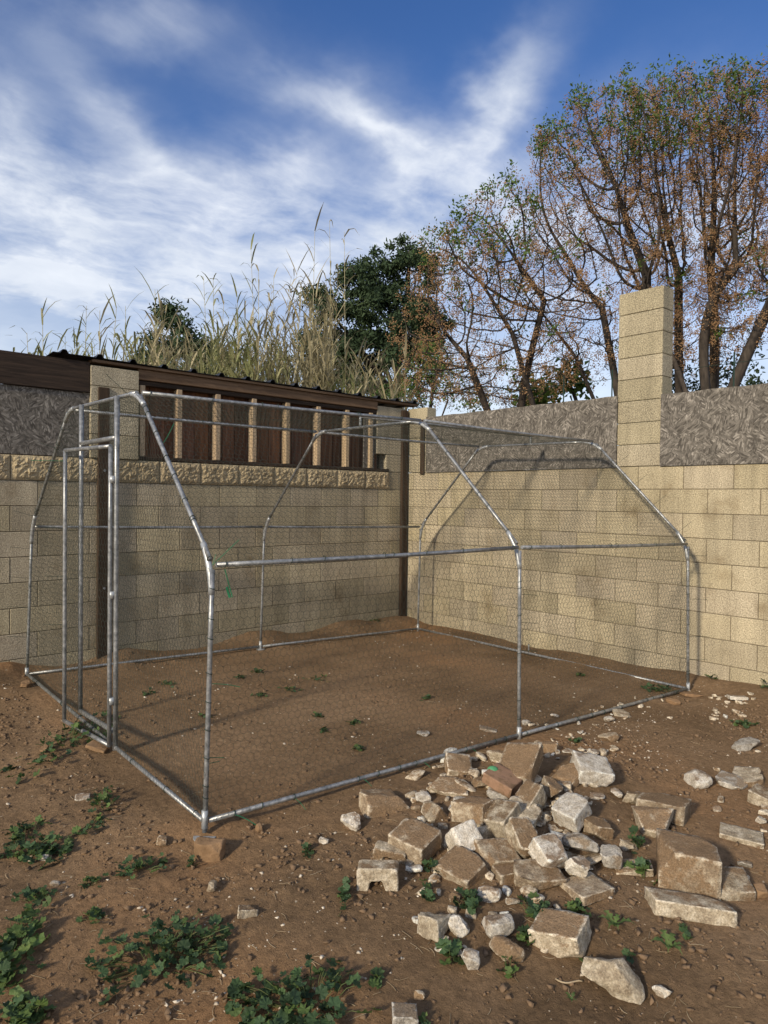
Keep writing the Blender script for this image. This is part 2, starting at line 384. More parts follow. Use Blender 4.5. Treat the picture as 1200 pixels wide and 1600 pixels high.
# ------------------------------------------------------------------ ground
CTRL = np.array([(-7, 0, .0), (-4.4, 0, -.005), (-3.4, 0, -.02), (-2.07, 0, -.03), (-.9, 0, -.055), (-.3, 0, -.08), (0, -.7, -.13), (0, -2.35, -.135), (0, -3.5, -.115), (0, -4.05, -.10), (0, -6, -.1),
                 (-4.25, -3.15, -.165), (-2.33, -3.44, -.155), (-3.3, -3.35, -.16), (-1.3, -3.5, -.16), (-.35, -3.58, -.18), (-4.2, -.25, -.118), (-4.22, -1.7, -.13), (-2.24, -.38, -.135), (-.28, -.52, -.17),
                 (-.32, -2, -.175), (-3.25, -.27, -.135), (-2.7, -.32, -.138), (-3.8, -.22, -.125), (-1.2, -.44, -.155), (-1.75, -.40, -.145), (-.7, -.48, -.165), (-2.3, -2, -.15), (-4.42, -3.33, -.245), (-4.48, -3.45, -.245), (-4.62, -2.6, -.20), (-4.6, -1.3, -.17), (-4.9, -3, -.245), (-5.1, -2, -.21), (-5, -4, -.28), (-4, -5, -.26),
                 (-3.6, -4.2, -.20), (-3, -5, -.22), (-2.4, -4.5, -.18), (-1.2, -4.2, -.16), (-5.6, -1, -.17), (-5.8, -6, -.27), (-7, -4, -.25), (-3, -3.9, -.15), (-2.5, -4.0, -.13), (3, 3, -.1), (30, 30, -.1), (-30, 0, -.1)])


def ground_base(x, y):
    x = np.asarray(x, float); y = np.asarray(y, float); n = 0.; s = 0.
    for cx, cy, cz in CTRL:
        w = 1. / ((x - cx) ** 2 + (y - cy) ** 2 + .015) ** 1.6; n = n + w * cz; s = s + w
    return n / s


def ground_noise(x, y):
    P = np.stack([x, y, x * 0], -1)
    inside = np.clip(np.minimum(np.minimum(x + 4.3, -x - .1), np.minimum(y + 3.5, -y - .1)) * 3, 0, 1)
    k = 1 - .45 * inside
    n = .016 * k * fbm(P * 2.2, 3, 1) + .0085 * k * fbm(P * 9., 3, 5) + .0065 * k * np.abs(fbm(P * 24, 3, 9))
    # loose dug soil along the near edge of the run and under the rubble
    d = np.exp(-((x + 4.1) ** 2 / .35 + (y + 3.75) ** 2 / .12)) + .8 * np.exp(-((x + 4.62) ** 2 / .03 + (y + 2.2) ** 2 / 1.6)) + .7 * np.exp(-((x + 2.6) ** 2 / .6 + (y + 3.9) ** 2 / .2))
    n = n + .035 * np.exp(-((x + 2.75) ** 2 / .18 + (y + 4.0) ** 2 / .10))
    n = n + .020 * d * (np.abs(fbm(P * 13, 3, 21)) * 1.4 + .1)
    return n


def ground_z(x, y):
    x = np.atleast_1d(np.asarray(x, float)); y = np.atleast_1d(np.asarray(y, float))
    return ground_base(x, y) + ground_noise(x, y)


def on_ground(px, py, extra=0.):
    d = px_dir(px, py); z = -.15
    for _ in range(8):
        t = (z + extra - CAM[2]) / d[2]; P = CAM + d * t; z = float(ground_base(P[0], P[1]))
    return P


def build_ground():
    st = .0165
    xs = np.concatenate([[-200, -90, -45, -22, -13, -9.5, -8.1], np.arange(-7.4, .2, st), [.35, .7, 1.3, 2.5, 5, 9, 18, 40, 90, 200]])
    ys = np.concatenate([[-200, -90, -45, -22, -12, -8.5, -7.0], np.arange(-5.9, .2, st), [.35, .7, 1.3, 2.5, 5, 9, 18, 40, 90, 200]])
    X, Y = np.meshgrid(xs, ys); Z = ground_base(X, Y)
    near = (X > -7.5) & (X < .25) & (Y > -6.1) & (Y < .25)
    Z = Z + np.where(near, ground_noise(X, Y), 0)
    n, m = X.shape; idx = np.arange(n * m).reshape(n, m)
    F = np.stack([idx[:-1, :-1], idx[:-1, 1:], idx[1:, 1:], idx[1:, :-1]], -1).reshape(-1, 4)
    g = ob('ground', mesh_np('ground', np.stack([X, Y, Z], -1).reshape(-1, 3), F, True), M['soil']); g['kind'] = 'structure'


build_ground()

# ------------------------------------------------------------------ block walls
C = .203
TOP = 8 * C
_blk = {}


def block_mesh(L, H=.203, D=.15, kind='plain', variant=0):
    key = (round(L, 3), round(H, 3), round(D, 3), kind, variant)
    if key in _blk: return _blk[key]
    if kind == 'split':                              # quarry-faced front towards -Y
        nx = max(6, int(L / .0125)); nz = 16
        xs = np.linspace(-L / 2 + .003, L / 2 - .003, nx); zs = np.linspace(-H / 2 + .003, H / 2 - .003, nz)
        X, Z = np.meshgrid(xs, zs); e = np.minimum(np.minimum(L / 2 - np.abs(X), H / 2 - np.abs(Z)) * 28, 1)
        P = np.stack([X, X * 0 + variant * 3.7, Z], -1)
        q = fbm(P * 22, 4, 31, .6); Y = -.004 - e * (.014 + .020 * np.abs(q) + .012 * fbm(P * 60, 2, 3))
        n, m = X.shape; idx = np.arange(n * m).reshape(n, m)
        F = [tuple(f) for f in np.stack([idx[:-1, :-1], idx[:-1, 1:], idx[1:, 1:], idx[1:, :-1]], -1).reshape(-1, 4).tolist()]
        V = np.stack([X, Y - D / 2, Z], -1).reshape(-1, 3).tolist()
        b = len(V); V += [(-L / 2 + .003, D / 2, -H / 2 + .003), (L / 2 - .003, D / 2, -H / 2 + .003), (L / 2 - .003, D / 2, H / 2 - .003), (-L / 2 + .003, D / 2, H / 2 - .003)]
        F.append((b + 3, b + 2, b + 1, b))
        F.append(tuple([b, b + 1] + idx[0, ::-1].tolist())); F.append(tuple([b + 2, b + 3] + idx[-1, :].tolist()))
        F.append(tuple([b + 3, b] + idx[:, 0].tolist())); F.append(tuple([b + 1, b + 2] + idx[::-1, -1].tolist()))
        me = mesh_np('block', V, F)
    else:
        me = box_mesh('block', L - .0055, D, H - .0055, .003)
    _blk[key] = me
    return me


def lay_row(wall, axis, a, b, offset, z0, mat, H=C, face=0., D=.15, kind='plain', split_to=None, pitch=.406):
    """blocks from a to b (a<b, metres along the wall), joints at offset+n*pitch"""
    k = math.floor((a - offset) / pitch); cuts = [a]
    while True:
        k += 1; c = offset + k * pitch
        if c >= b - .03: break
        if c > a + .03: cuts.append(c)
    cuts.append(b)
    for s, e in zip(cuts[:-1], cuts[1:]):
        L = e - s; mid = (s + e) / 2; kd = kind
        L = round(L, 3)
        me = block_mesh(L, H, D, kd, random.randrange(4) if kd == 'split' else 0)
        jit = random.uniform(-.0012, .0012)
        if axis == 'x': o = ob('block', me, mat, wall, (mid, face + D / 2 + jit, z0 + H / 2))
        else:
            o = ob('block', me, mat, wall, (face + D / 2 + jit, mid, z0 + H / 2)); o.rotation_euler = (0, 0, R_(-90))
        o.rotation_euler.z += random.uniform(-.0015, .0015); o.rotation_euler.y += random.uniform(-.0012, .0012) if axis == 'x' else 0


left_wall = empty('block_wall', (-3, 0, -.2))
tag(left_wall, 'tan concrete block wall on the left with a rough split-face top course under the shed opening', 'wall')
for k in range(9):
    z0 = TOP - C * (k + 1)
    if k == 0:
        lay_row(left_wall, 'x', -6.4, -.30, -.256, z0, M['split'], kind='split')
        lay_row(left_wall, 'x', -.30, 0, 0, z0, M['block'])
    else: lay_row(left_wall, 'x', -6.4, 0., -.459 if k % 2 else -.256, z0, M['block'])
box('mortar_bed', -6.4, -.004, .006, .146, TOP - 9 * C, TOP - .003, M['mortar'], left_wall, 0)
for k in range(4):                                               # pilaster on top, left of the opening
    h = C if k < 3 else .17
    box('block', -3.712, -3.300, -.03, .15, TOP + C * k + .002, TOP + C * k + h - .002, M['block_pillar'], left_wall, .004)
for k in range(4):                                               # corner stack right of the opening
    h = C if k < 3 else .15
    x0 = -.484 if k else -.34
    box('block', x0, -.03, 0, .15, TOP + C * k + .002, TOP + C * k + h - .002, M['block_pillar'], left_wall, .004)

right_wall = empty('block_wall', (0, -3, -.2))
tag(right_wall, 'sunlit yellowish concrete block wall on the right running from the corner, boards standing on it', 'wall')
for k in range(9):
    lay_row(right_wall, 'y', -6.6, 0., -(.107 if k % 2 == 0 else .310), TOP - C * (k + 1), M['block'])
box('mortar_bed', .006, .146, -6.6, -.004, TOP - 9 * C, TOP - .003, M['mortar'], right_wall, 0)
for k in range(4):
    h = C if k < 3 else .15
    box('block', 0, .15, -.325, .0, TOP + C * k + .002, TOP + C * k + h - .002, M['block_pillar'], right_wall, .004)

pillar = empty('block_pillar', (0.08, -2.94, TOP))
tag(pillar, 'tall freestanding pillar of eight stacked tan blocks rising above the right wall', 'pillar')
for k in range(8):
    hk = .194
    o = box('block', random.uniform(-.002, .002), .19, -3.150 + random.uniform(-.002, .002), -2.735, TOP + hk * k + .0025, TOP + hk * (k + 1) - .0015, M['block_pillar'], pillar, .004)

# strand boards standing on the right wall
def osb(y0, y1, z0, z1, label, x=.0, top_drop=0.):
    nx = 24; ys = np.linspace(y0, y1, nx); V = []; F = []
    for i, y in enumerate(ys):
        t = i / (nx - 1); zt = z1 - top_drop * t + .004 * math.sin(i * 1.7)
        wv = .006 * math.sin(3 * t * math.pi)
        V += [(x + wv, y, z0), (x + wv * .3, y, zt), (x + .014 + wv * .3, y, zt), (x + .014 + wv, y, z0)]
    for i in range(nx - 1):
        a = i * 4; b = a + 4
        for j in range(4): F.append((a + j, a + (j + 1) % 4, b + (j + 1) % 4, b + j))
    F.append((0, 3, 2, 1)); F.append(tuple(len(V) - 4 + j for j in range(4)))
    c = np.array([x, (y0 + y1) / 2, z0]); return tag(ob('strand_board', mesh_np('strand_board', np.array(V) - c, F), M['osb'], None, c), label, 'board', 'weathered strand boards on the walls')


osb(-2.745, -.330, TOP - .003, 2.262, 'weathered grey strand board between the wall corner and the tall block pillar', -.022, 0.)
osb(-6.2, -3.155, TOP - .003, 2.235, 'weathered grey strand board on the wall right of the tall block pillar', -.022)
tag(box('wooden_batten', -.022, -.006, -.30, -.235, 1.60, 2.24, M['dark_wood_z'], None, .003), 'dark narrow upright batten between the corner blocks and the strand board', 'batten')

# ------------------------------------------------------------------ shed behind the left wall
shed = empty('shed', (-2.5, .5, TOP))
tag(shed, 'low lean-to shed behind the left wall with open studs and a dark ribbed metal roof', 'shed')
box('strand_board', -6.4, -3.716, .0, .014, TOP + .004, 2.165, M['osb'], shed, .001)
box('fascia_board', -6.4, -3.716, -.022, .018, 2.168, 2.425, M['dark_wood_x'], shed, .004)
box('header_beam', -3.296, -.49, -.01, .035, 2.335, 2.425, M['header'], shed, .004)
box('header_beam', -3.296, -.49, .012, .085, 2.290, 2.333, M['dark_wood_x'], shed, .004)
box('header_beam', -3.7, .14, -.035, .09, 2.427, 2.452, M['header'], shed, .003)
box('sill', -3.296, -.30, -.012, .10, TOP + .002, TOP + .034, M['dark_wood_x'], shed, .004)
for x in (-3.255, -2.905, -2.512, -2.112, -1.714, -1.318, -.922, -.575):
    box('stud', x - .022, x + .026, .0, .085, TOP + .036, 2.289, M['stud'], shed, .003)
x = -3.28; i = 0
while x < -.42:
    wd = random.choice((.13, .14, .15)); box('board', x, min(x + wd - .004, -.40), .095 + random.uniform(0, .006), .115, TOP, 2.33, M['board'], shed, .002); x += wd
box('board', -.66, -.50, .030, .044, TOP + .036, 2.285, M['osb'], shed, .001)
box('side_wall', -.42, -.35, .12, 2.6, TOP - .2, 2.34, M['dark_wood_x'], shed, .003)
box('back_wall', -6.3, -.35, 2.6, 2.66, .0, 2.2, M['dark_wood_x'], shed, .003)


def rib_roof(name, x0, x1, yf, yb, zf, zb, pitch=.29, phase=0.):
    prof = []; x = x0
    xs = [x0]; k = math.ceil((x0 - phase) / pitch)
    while phase + k * pitch < x1 - .05:
        c = phase + k * pitch
        for dx in (-.034, -.014, .014, .034): xs.append(c + dx)
        k += 1
    xs.append(x1); hs = [0]
    for i in range(1, len(xs) - 1): hs.append(.030 if (i - 1) % 4 in (1, 2) else 0)
    hs.append(0); V = []; F = []
    for th in (0, .0035):
        for yy, zz in ((yf, zf), (yb, zb)):
            for a, h in zip(xs, hs): V.append((a, yy, zz + h - th + .004 * math.sin(a * 3)))
    n = len(xs)
    for i in range(n - 1):
        F += [(i, i + 1, n + i + 1, n + i), (2 * n + i, 3 * n + i, 3 * n + i + 1, 2 * n + i + 1), (i, 2 * n + i, 2 * n + i + 1, i + 1), (n + i, n + i + 1, 3 * n + i + 1, 3 * n + i)]
    F += [(0, n, 3 * n, 2 * n), (n - 1, 3 * n - 1, 4 * n - 1, 2 * n - 1)]
    return ob(name, mesh_np(name, V, F), M['sheet'], shed, (0, 0, 0))


rib_roof('roof', -4.02, .16, -.055, 2.8, 2.462, 2.30, .285, -3.93)
rib_roof('roof', -6.4, -4.62, -.02, 2.8, 2.53, 2.36, .285, -4.70)

post = empty('wooden_post', (-3.6, -.02, 0))
tag(post, 'dark weathered timber post fixed upright against the left wall behind the run door', 'post')
box('timber', -3.652, -3.560, -.046, -.005, -.10, 2.225, M['dark_wood_z'], post, .004)
for zz in (1.52, .52):
    V, F = tube_np([(-3.6, -.046, zz), (-3.6, -.053, zz)], .011, 10); ob('bolt', mesh_np('bolt', V, F), M['galv'], post)
tag(box('wooden_post', -.115, -.022, -.040, -.003, -.15, 2.36, M['dark_wood_z'], None, .004), 'dark brown board post standing in the inside corner where the two walls meet', 'post')

# ------------------------------------------------------------------ the wire run
J = {k: np.array(v) for k, v in {'a1b': [-4.319, -3.232, -0.131], 'a1k': [-4.297, -3.244, 1.008], 'a1t': [-4.269, -2.364, 1.864], 'm1b': [-2.326, -3.443, -0.126], 'm1k': [-2.334, -3.431, 1.024], 'm1t': [-2.307, -2.552, 1.864],
     'f1b': [-0.344, -3.585, -0.157], 'f1k': [-0.353, -3.565, 0.984], 'f1t': [-0.325, -2.703, 1.835], 'a2b': [-4.236, -0.167, -0.089], 'a2k': [-4.205, -0.176, 1.059], 'a2t': [-4.213, -1.062, 1.89],
     'm2b': [-2.247, -0.363, -0.106], 'm2k': [-2.226, -0.378, 1.031], 'm2t': [-2.257, -1.256, 1.869], 'f2b': [-0.288, -0.507, -0.141], 'f2k': [-0.278, -0.517, 1.002], 'f2t': [-0.306, -1.387, 1.853]}.items()}
run = empty('wire_run', (-2.3, -1.9, -.13))
tag(run, 'walk-in galvanised pipe animal run covered in hexagonal wire netting, door ajar at its left end', 'animal run')
PR = .0114


def bar(name, a, b, r=PR, shrink=.0, parent=run, sag=0., mat='galv'):
    a = np.array(a, float); b = np.array(b, float); d = (b - a) / np.linalg.norm(b - a); a = a + d * shrink; b = b - d * shrink
    t = np.linspace(0, 1, 5)[:, None]; pts = a + (b - a) * t; pts[:, 2] -= sag * np.sin(np.pi * t[:, 0])
    return tube(name, pts, r, M[mat], parent)


def arc(name, a, k, b, ln, r, mat='galv_dull'):
    """curved pipe fitting round the corner k"""
    d1 = (a - k) / np.linalg.norm(a - k) * ln; d2 = (b - k) / np.linalg.norm(b - k) * ln
    t = np.linspace(0, 1, 9)[:, None]; pts = (1 - t) ** 2 * (k + d1) + 2 * t * (1 - t) * (k + (d1 + d2) * .12) + t ** 2 * (k + d2)
    return tube(name, pts, r, M[mat], run)


for f in 'amf':
    for s in '12':
        foot = J[f + s + 'b'] + [0, 0, -.068 if f + s == 'a1' else -.035]
        bar('post', foot, J[f + s + 'k'], shrink=.02)
        bar('rafter', J[f + s + 'k'], J[f + s + 't'], shrink=.03)
        arc('elbow', J[f + s + 'b'], J[f + s + 'k'], J[f + s + 't'], .13, PR + .003)
        other = J[f + ('2' if s == '1' else '1') + 't']
        arc('elbow', J[f + s + 'k'], J[f + s + 't'], other, .11, PR + .003)
        V, F = tube_np([J[f + s + 'b'] + [0, 0, -.03], J[f + s + 'b'] + [0, 0, .05]], PR + .003, 12); ob('fitting', mesh_np('fitting', V, F, True), M['galv_dull'], run)
    bar('crossbar', J[f + '1t'], J[f + '2t'], shrink=.03)
for s in '12':
    for lv, nm in (('b', 'base_rail'), ('k', 'side_rail'), ('t', 'roof_rail')):
        for p, q in ('am', 'mf'):
            bar(nm, J[p + s + lv], J[q + s + lv], shrink=.018, sag=.006 if lv != 'b' else 0)
for f in 'af':
    bar('base_rail', J[f + '1b'], J[f + '2b'], shrink=.018)
# raised ridge pipe over the far bay, on short stubs
mm_ = (J['m1t'] * .45 + J['m2t'] * .55); fm_ = (J['f1t'] * .48 + J['f2t'] * .52)
rz = np.array([0, 0, .085])
bar('stub', mm_, mm_ + rz, .011); bar('stub', fm_, fm_ + rz, .011); bar('ridge_pipe', mm_ + rz, fm_ + rz, .015, 0)
# foot plates
def disc(p, r, nm='foot_plate'):
    V, F = tube_np([p, np.array(p) + [0, 0, .005]], r, 20); return ob(nm, mesh_np(nm, V, F), M['galv_dull'], run)


disc(J['a1b'] + [0, 0, -.072], .050); disc(J['a2b'] + [0, 0, -.04], .04); disc(J['m2b'] + [0, 0, -.028], .04)
bar('peg', ray_at(826, 1018, 2, -.15), ray_at(826, 1018, 2, -.15) + [0, 0, .07], .008)

# door frame in the left end, door leaf swung a little outwards
E0, E1 = J['a1b'], J['a2b']
def end_pt(t, z):                                               # point in the end frame, t along its base, z height
    p = E0 + (E1 - E0) * t; return np.array([p[0], p[1], z])
def solve_t(px, py=None, z=0.6):
    best = min((abs(project(end_pt(t, z))[0] - px), t) for t in np.linspace(0, 1, 800)); return best[1]
t_h = solve_t(181, z=.6); t_l = solve_t(126, z=.6)
ztop = 1.868
door_frame = [('door_post', end_pt(t_h, -.13), end_pt(t_h, ztop)), ('door_post', end_pt(t_l, -.06), end_pt(t_l, ztop + .01)), ('door_header', end_pt(t_h, 1.635), end_pt(t_l, 1.635)), ('door_threshold', end_pt(t_h, -.03), end_pt(t_l, -.06))]
for nm, a, b in door_frame: bar(nm, a, b, .0145)
hinge = end_pt(t_h, 0) + [-.03, .012, 0]
wdt = np.linalg.norm(end_pt(t_h, 0) - end_pt(t_l, 0)) - .02
base_dir = (E1 - E0) / np.linalg.norm(E1 - E0)
best = None
for ang in np.linspace(0, 1.5, 200):
    dd = np.array([base_dir[0] * math.cos(ang) - base_dir[1] * math.sin(ang), base_dir[0] * math.sin(ang) + base_dir[1] * math.cos(ang), 0])
    e = abs(project(hinge + dd * wdt + [0, 0, .6])[0] - 101)
    if best is None or e < best[0]: best = (e, dd, ang)
dd = best[1]; free = hinge + dd * wdt
door = empty('door', (0, 0, 0)); door.parent = run; door.location = Vector(hinge) - run.location
zb, zt = -.10, 1.585
def dbar(nm, a, b, r=.0125): return bar(nm, a, b, r, parent=door)
H_ = lambda p, z: np.array([p[0], p[1], z])
dbar('stile', H_(hinge, zb), H_(hinge, zt)); dbar('stile', H_(free, zb), H_(free, zt)); dbar('rail', H_(hinge, zt), H_(free, zt)); dbar('rail', H_(hinge, zb), H_(free, zb))
dbar('latch', H_(free, .72) + dd * .012, H_(free, .86) + dd * .012, .008)
for z in (.15, .75, 1.4):
    V, F = tube_np([H_(hinge + [.012, 0, 0], z - .02), H_(hinge + [.012, 0, 0], z + .02)], .021, 10); ob('hinge', mesh_np('hinge', V, F, True), M['galv_dull'], run)


# hexagonal netting ------------------------------------------------
def netting(name, quad, parent, cell=.034, r=.00080, belly=.012, seed=0, hole=None):
    """hexagonal wire over a planar quad a-b-c-d (a->b bottom, d->c top)"""
    a, b, c, d = [np.array(q, float) for q in quad]
    u = (b - a); Lu = np.linalg.norm(u); u /= Lu; n = np.cross(b - a, d - a); n /= np.linalg.norm(n); v = np.cross(n, u)
    P2 = np.array([[(q - a) @ u, (q - a) @ v] for q in (a, b, c, d)])
    x0, y0 = P2.min(0); x1, y1 = P2.max(0)
    w = cell; s = cell * .62; hh = cell * .36                       # hexagon: width w, straight side s, slant height hh
    rows = int((y1 - y0) / (s + hh)) + 2; cols = int((x1 - x0) / w) + 2
    A, B = [], []
    for rr in range(rows):
        yb = y0 + rr * (s + hh); off = (rr % 2) * w / 2
        X = x0 + np.arange(-1, cols + 1) * w + off
        bot = np.stack([X, np.full_like(X, yb)], -1); top = bot + [0, s]
        A.append(bot); B.append(top)
        A.append(top); B.append(top + [w / 2, hh]); A.append(top); B.append(top + [-w / 2, hh])
    A = np.concatenate(A); B = np.concatenate(B)
    def inside(Q):
        ok = np.ones(len(Q), bool)
        for i in range(4):
            p, q = P2[i], P2[(i + 1) % 4]; e = q - p; ok &= (e[0] * (Q[:, 1] - p[1]) - e[1] * (Q[:, 0] - p[0])) > -.004
        if hole is not None:
            ok &= ~((Q[:, 0] > hole[0]) & (Q[:, 0] < hole[1]) & (Q[:, 1] < hole[2]))
        return ok
    k = inside(A) & inside(B); A, B = A[k], B[k]
    def lift(Q):
        wob = np.stack([Q[:, 0], Q[:, 1], Q[:, 0] * 0 + seed * 5.3], -1)
        jx = .0035 * vnoise(wob * 25, 3) + .009 * vnoise(wob * 3.1, 11); jy = .0035 * vnoise(wob * 25, 7) + .009 * vnoise(wob * 3.1, 15)
        nn = belly * fbm(wob * 1.7, 3, 8) + .003 * vnoise(wob * 30, 9)
        return a + np.outer(Q[:, 0] + jx, u) + np.outer(Q[:, 1] + jy, v) + np.outer(nn, n)
    A3, B3 = lift(A), lift(B)
    T = B3 - A3; T /= np.linalg.norm(T, axis=1)[:, None]
    s1 = np.cross(T, n); s1 /= np.linalg.norm(s1, axis=1)[:, None]; s2 = np.cross(T, s1)
    V = []
    for ang in (90, 210, 330):
        o = (math.cos(R_(ang)) * s1 + math.sin(R_(ang)) * s2) * r; V += [A3 + o, B3 + o]
    m = len(A); V = np.stack(V, 1).reshape(-1, 3)
    base = (np.arange(m) * 6)[:, None]
    F = np.concatenate([base + np.array(q) for q in ([0, 1, 3, 2], [2, 3, 5, 4], [4, 5, 1, 0])])
    o = ob(name, mesh_np(name, V, F), M['wire'], parent); o['kind'] = 'stuff'; return o


def out(p, d): return np.array(p) + d


o1 = np.array([0, -PR, 0]); o2 = np.array([0, PR, 0])
netting('side_netting', [J['a1b'] + o1, J['f1b'] + o1, J['f1k'] + o1, J['a1k'] + o1], run, seed=1)
netting('roof_netting', [J['a1k'] + o1, J['f1k'] + o1, J['f1t'] + o1, J['a1t'] + o1], run, seed=2)
netting('side_netting', [J['a2b'] + o2, J['f2b'] + o2, J['f2k'] + o2, J['a2k'] + o2], run, seed=3)
netting('roof_netting', [J['a2k'] + o2, J['f2k'] + o2, J['f2t'] + o2, J['a2t'] + o2], run, seed=4)
netting('roof_netting', [J['a1t'], J['f1t'], J['f2t'], J['a2t']], run, seed=5)
ox = np.array([PR, 0, 0])
netting('end_netting', [J['f1b'] + ox, J['f2b'] + ox, J['f2k'] + ox, J['f1k'] + ox], run, seed=6)
netting('end_netting', [J['f1k'] + ox, J['f2k'] + ox, J['f2t'] + ox, J['f1t'] + ox], run, seed=7)
Ld = np.linalg.norm(E1 - E0)
netting('end_netting', [J['a1b'] - ox, J['a2b'] - ox, J['a2k'] - ox, J['a1k'] - ox], run, seed=8, hole=(t_h * Ld, t_l * Ld, 9))
netting('end_netting', [J['a1k'] - ox, J['a2k'] - ox, J['a2t'] - ox, J['a1t'] - ox], run, seed=9, hole=(t_h * Ld, t_l * Ld, .60))
netting('leaf_netting', [H_(hinge, zb), H_(free, zb), H_(free, zt), H_(hinge, zt)], door, seed=10, belly=.004)

# ties: dark loops round the pipes, green plastic ends poking out
ring = None
def loop_mesh():
    a = np.linspace(0, 2 * math.pi, 13)[:-1]; V = []; F = []
    for i, t in enumerate(a):
        for j in range(3):
            q = 2 * math.pi * j / 3; rr = PR + .002 + .0017 * math.cos(q); V.append((rr * math.cos(t), rr * math.sin(t), .0022 * math.sin(q) + .004 * math.sin(t)))
    n = 12
    for i in range(n):
        for j in range(3): F.append((i * 3 + j, ((i + 1) % n) * 3 + j, ((i + 1) % n) * 3 + (j + 1) % 3, i * 3 + (j + 1) % 3))
    return mesh_np('netting_loop', V, F, True)


LM = loop_mesh()
def place_loop(p, d, mat):
    o = ob('netting_loop', LM, M['black_tie'], run, p); o.rotation_euler = Vector(d).to_track_quat('Z', 'Y').to_euler()


pipes = [('a1b', 'a1k', 9), ('a1k', 'a1t', 9), ('a2b', 'a2k', 7), ('a2k', 'a2t', 7), ('m1b', 'm1k', 6), ('m1k', 'm1t', 6), ('f1b', 'f1k', 9), ('f1k', 'f1t', 9), ('a1b', 'm1b', 10), ('m1b', 'f1b', 10), ('a1k', 'm1k', 8), ('m1k', 'f1k', 8), ('a1b', 'a2b', 10), ('m2k', 'm2t', 5), ('f2k', 'f2t', 5), ('a1t', 'm1t', 7), ('a2t', 'm2t', 6)]
for p, q, n in pipes:
    for i in range(n):
        t = min(.97, max(.03, (i + random.uniform(-.1, 1.1)) / n)); place_loop(J[p] * (1 - t) + J[q] * t, J[q] - J[p], None)
for i in range(14): place_loop(end_pt(t_h, -.05 + i * .135), (0, 0, 1), None)


def tie(p, d, L, droop=0., mat='tie', r=.0016):
    p = np.array(p, float); d = np.array(d, float); d /= np.linalg.norm(d); t = np.linspace(0, 1, 5)[:, None]
    pts = p + d * L * t; pts[:, 2] -= droop * (t[:, 0] ** 2)
    V, F = tube_np(pts, r, 4); return ob('cable_tie', mesh_np('cable_tie', V, F), M[mat], run)


K = J['a1k']
tie(K, (.6, -.2, .6), .16); tie(K + [.05, -.02, -.02], (.25, -.1, -1), .13, 0, 'tie', .0028); tie(K + [.06, -.02, -.1], (.3, 0, -.9), .05, 0, 'tie', .006); tie(K, (.3, 0, .9), .05)
tie(K * .45 + J['a1b'] * .55 + [0, 0, .1], (.9, -.3, -.05), .14, .02); tie(K * .25 + J['a1b'] * .75, (.8, 0, -.2), .09); tie(K * .12 + J['a1b'] * .88 + [0, 0, .12], (.8, .1, -.1), .07)
tie(J['a1b'] + [.13, -.02, 0], (.9, -.5, -.3), .14, .05, 'tie', .002)
for t in (.22, .42, .62, .8): tie(J['a1b'] * (1 - t) + J['m1b'] * t, (.5, -.8, -.3), .07, .03)
for z in (.2, .36, .62, .80, .92):                                # dark wire ends at the two far corners
    tie(J['f1b'] * (1 - z) + J['f1k'] * z, (.8, -.6, random.uniform(-.05, .05)), .16, 0, 'black_tie', .0012)
for t in (.1, .35, .55, .75): tie(J['f1k'] * (1 - t) + J['f1t'] * t, (.6, -.4, .55), .15, 0, 'black_tie', .0012)
for t in (.1, .3, .6, .9): tie(J['f1k'] * (1 - t) + J['f1t'] * t, (-.3, .1, -.7), .09, 0, 'black_tie', .0012)
for z in (.25, .45, .65, .85): tie(J['a2b'] * (1 - z) + J['a2k'] * z, (-.8, .3, .1), .15, 0, 'black_tie', .0012)
for t in (.1, .4, .7): tie(J['a2k'] * (1 - t) + J['a2t'] * t, (-.8, .3, .25), .15, 0, 'black_tie', .0012)
for z in (.45, .6, .75): tie(J['m1b'] * (1 - z) + J['m1k'] * z, (.8, -.5, -.05), .12, 0, 'black_tie', .0012)
tie(J['a1k'] * .35 + J['a1t'] * .65, (.5, .3, .5), .14, -.03, 'tie', .002); tie(J['a1t'] + [-.02, .1, 0], (-.6, .5, .7), .16, 0, 'black_tie', .0012)
for z in (.5, .8, 1.1): tie(H_(free, z), (-.8, .5, .05), .12, 0, 'black_tie', .0012)
tie(H_(free, 1.52), (-.9, .6, .0), .2, 0, 'tie', .0015)

# ------------------------------------------------------------------ stones
_n = 9
def cube_grid(n):
    V = {}; F = []
    def vid(p):
        k = tuple(np.round(p, 5)); 
        if k not in V: V[k] = len(V)
        return V[k]
    g = np.linspace(-1, 1, n + 1)
    for ax in range(3):
        for sg in (-1, 1):
            for i in range(n):
                for j in range(n):
                    q = []
                    for (a, b) in ((g[i], g[j]), (g[i + 1], g[j]), (g[i + 1], g[j + 1]), (g[i], g[j + 1])):
                        p = [0, 0, 0]; p[ax] = sg; p[(ax + 1) % 3] = a; p[(ax + 2) % 3] = b; q.append(vid(p))
                    F.append(tuple(q if sg > 0 else q[::-1]))
    return np.array(list(V.keys()), float), np.array(F)


CG, CF = cube_grid(13)
CGs, CFs = cube_grid(3)


